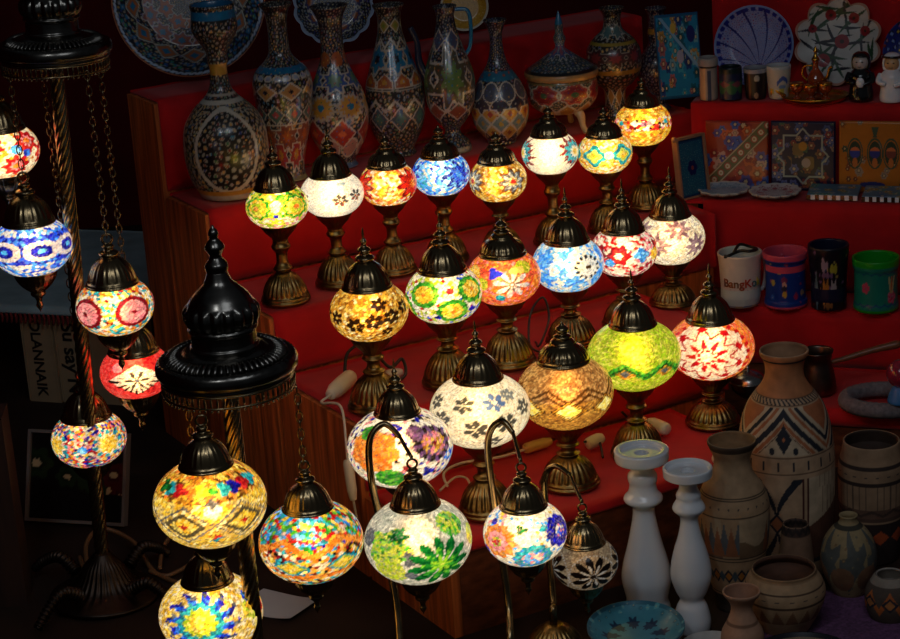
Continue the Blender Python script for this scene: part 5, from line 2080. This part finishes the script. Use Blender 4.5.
def pz3(PH, t, V, inn):
    s = Surf(PH, t, V, 73, L((160, 126, 96)))
    s.band(.83, .86, L((60, 46, 40))); s.band(.7, .73, L((60, 46, 40))); dotrow(s, .775, 18, .3, .015, DBL)
    s.band(.4, .43, L((90, 66, 54))); s.band(.43, .5, L((110, 80, 64)))
    s.zig(.47, .02, 9, .012, L((80, 60, 50)))
    m = (t > .5) & (t < .7)
    s.pick(L((100, 80, 64)), m & (np.sin(s.ph * .8) * np.sin(s.ph * .23) > .55))
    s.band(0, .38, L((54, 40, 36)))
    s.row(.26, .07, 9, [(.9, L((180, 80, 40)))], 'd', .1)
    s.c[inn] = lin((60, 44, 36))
    return s.c


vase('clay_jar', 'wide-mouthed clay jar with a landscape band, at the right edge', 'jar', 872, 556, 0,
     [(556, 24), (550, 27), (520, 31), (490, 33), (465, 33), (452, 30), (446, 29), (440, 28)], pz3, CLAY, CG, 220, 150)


def pz4(PH, t, V, inn):
    s = Surf(PH, t, V, 74, L((150, 128, 92)))
    s.row(.5, .26, 6, [(.9, L((90, 90, 84)))], 's', .3, 5, .4); s.row(.3, .18, 6, [(.9, L((130, 92, 66)))], 'o', .75)
    s.dots(120, L((130, 100, 70), (110, 100, 84)), None, .25)
    s.band(.86, .9, L((60, 56, 46)))
    return s.c


vase('clay_bottle', 'small round clay bottle with a short narrow neck', 'bottle', 849, 593, 0,
     [(593, 14), (583, 20), (570, 26), (555, 28), (540, 25), (528, 17), (522, 10), (518, 8.5), (515, 9.5)], pz4, CLAY, CG, 180, 120)


def pz5(PH, t, V, inn):
    s = Surf(PH, t, V, 75, L((166, 132, 98)))
    s.band(.93, 1.01, L((150, 116, 84))); s.band(.78, .81, L((80, 58, 44))); s.band(.58, .62, L((80, 58, 44)))
    dotrow(s, .7, 18, .32, .03, DBL); s.tri(.3, .55, 16, L((130, 90, 64)), 0)
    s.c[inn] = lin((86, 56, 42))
    return s.c


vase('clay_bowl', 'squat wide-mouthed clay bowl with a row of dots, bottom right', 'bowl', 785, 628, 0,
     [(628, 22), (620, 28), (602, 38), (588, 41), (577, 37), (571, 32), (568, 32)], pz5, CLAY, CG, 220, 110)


def pz6(PH, t, V, inn):
    s = Surf(PH, t, V, 76, L((130, 98, 76)))
    s.band(.88, 1, L((70, 52, 44))); s.zig(.95, .03, 12, .03, L((50, 40, 36))); dotrow(s, .4, 7, .2, .05, DBL, .4); s.band(.1, .14, DBL)
    return s.c


vase('clay_cone', 'tapering clay cover standing behind the squat bowl', 'pot cover', 797, 601, 0,
     [(601, 17), (597, 18), (570, 18), (545, 16), (530, 14), (524, 13)], pz6, CLAY, CG, 160, 90)


def pz7(PH, t, V, inn):
    s = Surf(PH, t, V, 77, L((84, 70, 60)))
    s.zig(.5, .18, 7, .09, L((180, 96, 46))); s.row(.5, .2, 7, [(.5, L((176, 110, 60))), (.8, DBL)], 'd', .5); s.band(.85, 1, L((140, 126, 112)))
    s.c[inn] = lin((150, 140, 130))
    return s.c


vase('clay_jar', 'small low jar with an orange zigzag in the bottom right corner', 'jar', 890, 617, 0,
     [(616, 18), (611, 22), (600, 25), (588, 24), (578, 18), (574, 15)], pz7, CLAY, CG, 180, 90)


def pz8(PH, t, V, inn):
    s = Surf(PH, t, V, 78, L((170, 128, 102)))
    s.band(.5, .54, L((120, 86, 66))); s.c[inn] = lin((140, 100, 78))
    return s.c


vase('clay_vase', 'small plain clay vase with a trumpet rim before the squat bowl', 'vase', 743, 652, 0,
     [(652, 16), (645, 21), (632, 21), (620, 15), (610, 11), (602, 12), (594, 18), (591, 19)], pz8, CLAY, CG, 140, 90)

# ------------------------------------------------------------------ white candlesticks
def candlestick(label, bx, by, rows):
    B = onz(bx, by, 0)
    P = px_prof(B, rows)
    t = thing('candlestick', label, 'candlestick', B, face(B), 'white candlesticks')
    i = next(k for k, (y, w) in enumerate(rows) if y < 475 and w > 20)
    zt = P[-1][1]
    obj('turned_stem', lathe([(P[0][0] * .8, 0)] + P[:i], 96, 150, smooth=5), WHITE, t)
    r = P[i][0]
    obj('drip_plate', lathe([(P[i - 1][0], P[i - 1][1] - .001)] + P[i:] + [(r * .9, zt + .0005), (r * .86, zt - .004), (r * .8, zt - .0065), (r * .34, zt - .0065), (r * .3, zt - .008), (r * .28, zt - .02), (.001, zt - .021)], 96, 90, smooth=3), WHITE, t)
    return t


candlestick('taller white turned candlestick with an empty drip plate', 648, 613,
            [(612, 24), (606, 23), (598, 21), (590, 22.5), (577, 25), (562, 22.8), (545, 18), (530, 14.3), (516, 11.6), (508, 11.2), (505, 12.5), (500, 19), (496, 19.2), (491, 15), (484, 13.5), (479, 14.8), (474, 14.5), (470, 11.5), (466, 10.5), (464, 12), (461, 24), (459, 27), (452, 27.5), (449, 27)])
candlestick('shorter white turned candlestick beside the tan vase', 693, 629,
            [(629, 17), (619, 18.5), (606, 15.5), (598, 12), (590, 16), (576, 20.4), (562, 19.5), (548, 16), (535, 11.8), (523, 9.2), (517, 9.2), (514, 11), (509, 16.2), (505, 16), (499, 12.5), (494, 12.5), (489, 9.8), (484, 9.2), (480, 12), (477, 22), (475, 24.5), (469, 25), (467, 24.5)])

# dishes at the very bottom
def pd1(U, PH, x, y):
    s = polar(U, PH, 81, L((60, 130, 150)))
    s.row(.5, .3, 9, [(.6, L((20, 50, 80)))], 's'); s.band(.93, 1.1, L((30, 96, 120))); s.dots(200, L((90, 160, 170), (40, 110, 130)), None, .5, m=U > .8)
    return s.c


B = onz(640, 640, 0)
R_ = 48 * proj(B)[2] / F
tag(obj('ceramic_plate', plate_mesh(R_, pd1, .022, .006), GLAZE, None, B + np.array((-.01, -.045, .03)), 0, rot=(math.radians(4), 0, 0)), 'teal dish with a dark flower at the bottom edge below the candlesticks', 'dish')
B = onz(712, 655, 0)
tag(obj('ceramic_plate', plate_mesh(.05, lambda U, PH, x, y: polar(U, PH, 82, L((180, 176, 170))).c, .012, .005), GLAZE, None, B + np.array((0, 0, .007))), 'plain white dish at the bottom edge beside the small trumpet vase', 'dish')
B = onz(802, 668, 0)


def pd3(U, PH, x, y):
    s = polar(U, PH, 83, L((120, 100, 76)))
    s.band(.92, 1.1, L((26, 26, 34)))
    return s.c


tag(obj('ceramic_plate', plate_mesh(.085, pd3, .024, .006), GLAZE, None, B + np.array((0, -.02, .008))), 'brown dish with a black rim at the bottom edge', 'dish')
# purple mat
B = onz(850, 612, 0)
m = MB()
n1, n2 = 40, 30
for i in range(n2):
    for j in range(n1):
        x, y = -.18 + .42 * j / (n1 - 1), -.16 + .24 * i / (n2 - 1)
        m.V.append(np.array((x, y, .003 + .0012 * math.sin(x * 60 + y * 40))))
m.F += [(i * n1 + j, i * n1 + j + 1, (i + 1) * n1 + j + 1, (i + 1) * n1 + j) for i in range(n2 - 1) for j in range(n1 - 1)]
N = len(m.V)
m.V += [v - np.array((0, 0, v[2] - .0002)) for v in m.V[:N]]
m.F += [tuple(N + q for q in f)[::-1] for f in m.F]
bd = [(0, j) for j in range(n1)] + [(i, n1 - 1) for i in range(1, n2)] + [(n2 - 1, j) for j in range(n1 - 2, -1, -1)] + [(i, 0) for i in range(n2 - 2, 0, -1)]
bi = [i * n1 + j for i, j in bd]
m.F += [(bi[k], N + bi[k], N + bi[(k + 1) % len(bi)], bi[(k + 1) % len(bi)]) for k in range(len(bi))]
tag(obj('woven_mat', m.mesh(), PURPLE, None, B), 'purple woven mat under the clay pots, bottom right', 'mat')

# ------------------------------------------------------------------ cords, plugs and switches on the steps
def cord(name, label, pts, r, mat, group='lamp cords on the steps', cat_='cord'):
    return tag(obj(name, MB().tube(pts, r, 8, 10).mesh(), mat), label, cat_, group)


def up(x, y, z, e=.004):
    p = onz(x, y, z)
    return p + np.array((0, 0, e))


def plugbox(parent, a, b, w, name, mat):
    """a rounded, tapered plug body from a to b, in world coordinates"""
    a, b = np.array(a, float), np.array(b, float)
    ia = np.array(parent.location) if parent else np.zeros(3)
    m = MB().tube([a, a * .9 + b * .1, a * .6 + b * .4, a * .25 + b * .75, b], [w * .7, w, w * 1.05, w, w * .6], 14, 5)
    return obj(name, MB().add([v - ia for v in m.V], m.F).mesh(), mat, parent)


def corded(label, pts, r, mat, bodies):
    t = thing('power_cord', label, 'cord', pts[0], 0, 'lamp cords on the steps')
    ia = np.array(t.location)
    obj('cable', MB().tube([np.array(p) - ia for p in pts], r, 8, 10).mesh(), mat, t)
    for a, b, w, nm, mt in bodies:
        plugbox(t, a, b, w, nm, mt)
    return t


z3, z4 = TZ[3], TZ[4]
pA, pB = up(331, 404, z3, .0175), up(352, 385, z3, .0175)
pS0, pS1 = onv(293, 440, 3.0), onv(293, 482, 3.0)
ow = -DU * .03
edge = toW((UL - .02, 3.2, z3 + .02))
S0 = toW((UL - .035, 3.16, .235)); S1 = toW((UL - .04, 3.14, .165))
corded('pale cord with a white plug, its white switch hanging down the boards',
       [pB, pA, up(322, 408, z3, .01), edge, S0 + np.array((0, 0, .03)), S0, S1, S1 + np.array((.004, 0, -.07)), S1 + np.array((-.01, 0, -.12))], .0024, CORDW,
       [(pB, pA, .0155, 'plug', CREAM), (S0, S1, .009, 'inline_switch', CREAM)])
corded('short black cord looped behind the amber and green-ringed lamps',
       [up(345, 384, z3, .008), up(350, 378, z3, .05), up(370, 375, z3, .06), up(390, 380, z3, .026), up(403, 374, z3, .03), up(406, 380, z3, .012), up(396, 386, z3, .008)], .0032, CORDB,
       [(up(386, 381, z3, .012), up(403, 378, z3, .012), .009, 'plug', CREAM)])
corded('black cord coiled between the coral and pale blue lamps',
       [up(542, 356, z3, .006), up(530, 350, z3, .012), up(532, 338, z3, .05), up(545, 334, z3, .075), up(550, 338, z3, .04), up(540, 352, z3, .014), up(536, 345, z3, .006)], .0022, CORDB, [])
corded('pale cord running from under the cream lamp to a beige plug',
       [up(448, 490, z4, .006), onv(444, 473, 3.085), onv(462, 463, 3.12), onv(500, 457, 3.125), onv(527, 449, 3.12), onv(549, 443, 3.12)], .0026, CORDW,
       [(onv(524, 449, 3.12), onv(551, 441, 3.12), .010, 'plug', surf('beige_plastic', (205, 160, 90), .45, nscale=20, namp=.05))])
corded('white forked plug with bare ends on the front step below the cream lamp',
       [up(440, 494, z4, .006), up(455, 484, z4, .012), up(466, 482, z4, .008), up(470, 487, z4, .006)], .0022, CORDW,
       [])
corded('white plug on the front step between the brown and lime lamps',
       [onv(584, 442, 3.06), onv(597, 440, 3.06), up(601, 452, z4, .012), up(603, 462, z4, .009)], .0024, CORDB,
       [(onv(587, 445, 3.06), onv(603, 437, 3.06), .0118, 'plug', CREAM)])
corded('white plug on the front step beside the lime lamp base',
       [up(664, 436, z4, .016), up(650, 433, z4, .016), onv(632, 420, 3.12), onv(622, 412, 3.125)], .0026, CORDB,
       [(up(668, 437, z4, .014), up(648, 430, z4, .016), .0125, 'plug', CREAM)])
corded('black cord with a pale plug in front of the red flower lamp',
       [up(716, 466, z4, .012), up(728, 462, z4, .012), up(745, 455, z4, .008), up(752, 446, z4, .008), up(748, 436, z4, .008)], .003, CORDB,
       [(up(714, 466, z4, .012), up(731, 461, z4, .012), .0095, 'plug', CREAM)])
corded('dark cord and black plug beside the pale blue lamp',
       [onv(598, 322, 3.43), onv(602, 310, 3.44), onv(609, 304, 3.44), onv(612, 312, 3.44)], .003, CORDB,
       [(onv(598, 322, 3.43), onv(601, 309, 3.435), .009, 'plug', BLK)])

# ------------------------------------------------------------------ left background
TBZ = .235
LT = .34
c2 = onz(119, 313, TBZ)
c1 = c2 - EU * LT
yv = T2
tl = thing('low_table', 'low table in the dark at the left, covered by a pale cloth', 'table', (c1[0], c1[1], 0), yv)
obj('tabletop', MB().box((-.2, .012, TBZ - .02), (LT, .62, TBZ - .006)).mesh(smooth=False), DWOOD, tl)
for x, y in ((-.19, .04), (LT - .03, .04), (-.19, .56), (LT - .03, .56)):
    obj('leg', MB().box((x, y, 0), (x + .025, y + .035, TBZ - .02)).mesh(smooth=False), DWOOD, tl)
RL = lambda p: np.array((c1[0] + p[0] * math.cos(yv) - p[1] * math.sin(yv), c1[1] + p[0] * math.sin(yv) + p[1] * math.cos(yv), p[2]))
V, Fc = cloth_strip([(.618, TBZ - .0045), (.007, TBZ - .0045), (.007, TBZ - .014)], -.2, LT + .002, RL, 40, .0015, 44)
pc = tag(obj('pale_cloth', MB().add(V, Fc).mesh(), PALEC), 'pale bluish cloth spread on the low table at the left', 'cloth')
m = MB()
for k in range(46):
    x = -.2 + (LT + .2) * k / 45
    m.tube([RL((x, -.003, TBZ - .012)), RL((x + .002, -.002, TBZ - .022)), RL((x - .001, -.001, TBZ - .036))], [.003, .0035, .002], 6, 2)
obj('red_fringe', m.mesh(), surf('dull_red_fringe', (120, 26, 26), .8, nscale=60, namp=.3), pc)
for k in range(4):
    pass
# cartons under the table, hand-lettered
def carton(label, x0, x1, y0, h, text, tx, sz):
    o = obj('carton', MB().box((0, 0, 0), (x1 - x0, .16, h)).mesh(smooth=False), CARD, None, RL((x0, y0, .0)), yv)
    tag(o, label, 'box', 'lettered cartons under the low table')
    text_on(text, sz, 1, 0, 0, INK, o, flatm=lambda x, y, d: (tx + y, -.0006 - d, h * .52 - x))
    for s in (0, 1):
        obj('flap_edge', MB().box(((x1 - x0) * s - .004 * (s), -.003, .004), ((x1 - x0) * s + .004 * (1 - s), 0, h - .004)).mesh(smooth=False), CARD, o)
    return o


cx_ = lambda px: LT - (119 - px) / 119 * .30
carton('cardboard carton with small handwriting under the low table, leftmost', cx_(10), cx_(42), .03, .205, 'OLANNAIK', .024, .036)
carton('cardboard carton with bold handwriting under the low table, left of the twisted pole', cx_(43), cx_(74), .035, .208, 'Su say N', .02, .048)
carton('plain-sided cardboard carton under the low table, right of the twisted pole', cx_(75.5), cx_(105), .04, .206, '', .03, .03)

# framed picture leaning below
def fp(U, V, X):
    s = flat(U, V, X, 91, L((14, 12, 13)))
    blob(s, U, V, 7, L((70, 14, 18), (80, 16, 20), (30, 50, 26)), .18, .4, 14)
    s.pick(L((16, 14, 14)), V < -.35)
    return s.c


b0, b1 = onz(28, 521, 0.001), onz(127, 527, 0.001)
wf = np.linalg.norm(b1 - b0)
yf = math.atan2(b1[1] - b0[1], b1[0] - b0[0])
mid = (b0 + b1) / 2
hf = (zat(mid, 432) - mid[2]) * .9
fr = thing('framed_picture', 'dark framed picture with a pale edge leaning on the floor at the left', 'picture', mid, yf)
tm = math.radians(-20)
obj('canvas', tile_mesh(wf - .012, hf, fp, .008, 70), PLASTIC, fr, (0, 0, .004), rot=(tm, 0, 0))
m = MB().box((-wf / 2, -.014, 0), (wf / 2, .004, .006)).box((wf / 2 - .006, -.014, .006), (wf / 2, .004, hf)).box((-wf / 2, -.014, .006), (-wf / 2 + .006, .004, hf)).box((-wf / 2, -.014, hf), (wf / 2, .004, hf + .006))
obj('frame', m.mesh(smooth=False), surf('dull_white_frame', (120, 112, 108), .5, nscale=20, namp=.1), fr, (0, 0, .002), rot=(tm, 0, 0))
# sheet of paper at the bottom
B = onz(277, 606, 0)
m = MB()
n_ = 14
for i in range(n_):
    for j in range(n_):
        x, y = -.065 + .13 * i / (n_ - 1), -.045 + .09 * j / (n_ - 1)
        m.V.append(np.array((x, y, .0015 + .009 * max(0, x / .065) ** 2)))
for q in list(m.V):
    m.V.append(q - np.array((0, 0, .0008)))
N = n_ * n_
for i in range(n_ - 1):
    for j in range(n_ - 1):
        a = i * n_ + j
        m.F += [(a, a + n_, a + n_ + 1, a + 1), (N + a, N + a + 1, N + a + n_ + 1, N + a + n_)]
tag(obj('paper_sheet', m.mesh(), surf('white_paper', (190, 190, 196), .7, nscale=10, namp=.05), None, B, -.6), 'white sheet of paper lying on the floor beside the lowest hanging lamp', 'paper')
# wooden post at the left edge
pp = onz(10, 600, 0)
post = obj('wooden_post', MB().box((-.14, -.03, 0), (.035, .05, .36)).mesh(smooth=False), DWOOD, None, pp, .05)
tag(post, 'dark wooden crate side standing at the left edge', 'crate')
# loose brown cable on the floor by the pole
cord('floor_cable', 'brown cable looping on the dark floor behind the twisted pole', [up(80, 560, 0, .006), up(90, 585, 0, .006), up(88, 560, 0, .03), up(105, 548, 0, .04), up(135, 552, 0, .02), up(155, 575, 0, .006), up(190, 590, 0, .006)], .0045, CORDR, None, 'cable')
cord('floor_cable', 'brown cable curling on the floor beside the yellow hanging lamp', [up(160, 572, 0, .006), up(165, 556, 0, .02), up(182, 545, 0, .03), up(200, 560, 0, .012), up(170, 578, 0, .006), up(150, 575, 0, .008)], .0042, CORDR, None, 'cable')

# ------------------------------------------------------------------ light of the market hall
W = bpy.data.worlds.new('world')
W.use_nodes = True
W.node_tree.nodes['Background'].inputs[0].default_value = (.75, .85, 1, 1)
W.node_tree.nodes['Background'].inputs[1].default_value = .022
SC.world = W


def area(name, loc, tgt, size, power, col):
    ld = bpy.data.lights.new(name, 'AREA')
    ld.size = size
    ld.energy = power
    ld.color = col
    o = bpy.data.objects.new(name, ld)
    COL.objects.link(o)
    o.location = loc
    o.rotation_euler = (Vector(tgt) - Vector(loc)).to_track_quat('-Z', 'Y').to_euler()
    return o


area('hall_daylight', (.35, 1.8, 2.15), (.38, 3.5, .15), .8, 5.0, (.80, .89, 1))
area('stall_lamp', (-.75, 1.0, 2.6), (-.2, 3.2, .4), .25, 5.5, (.86, .93, 1))
SC.view_settings.view_transform = 'Standard'
SC.view_settings.look = 'None'
SC.view_settings.exposure = 0
SC.view_settings.gamma = 1
SC.cycles.sample_clamp_indirect = 4
SC.cycles.max_bounces = 7
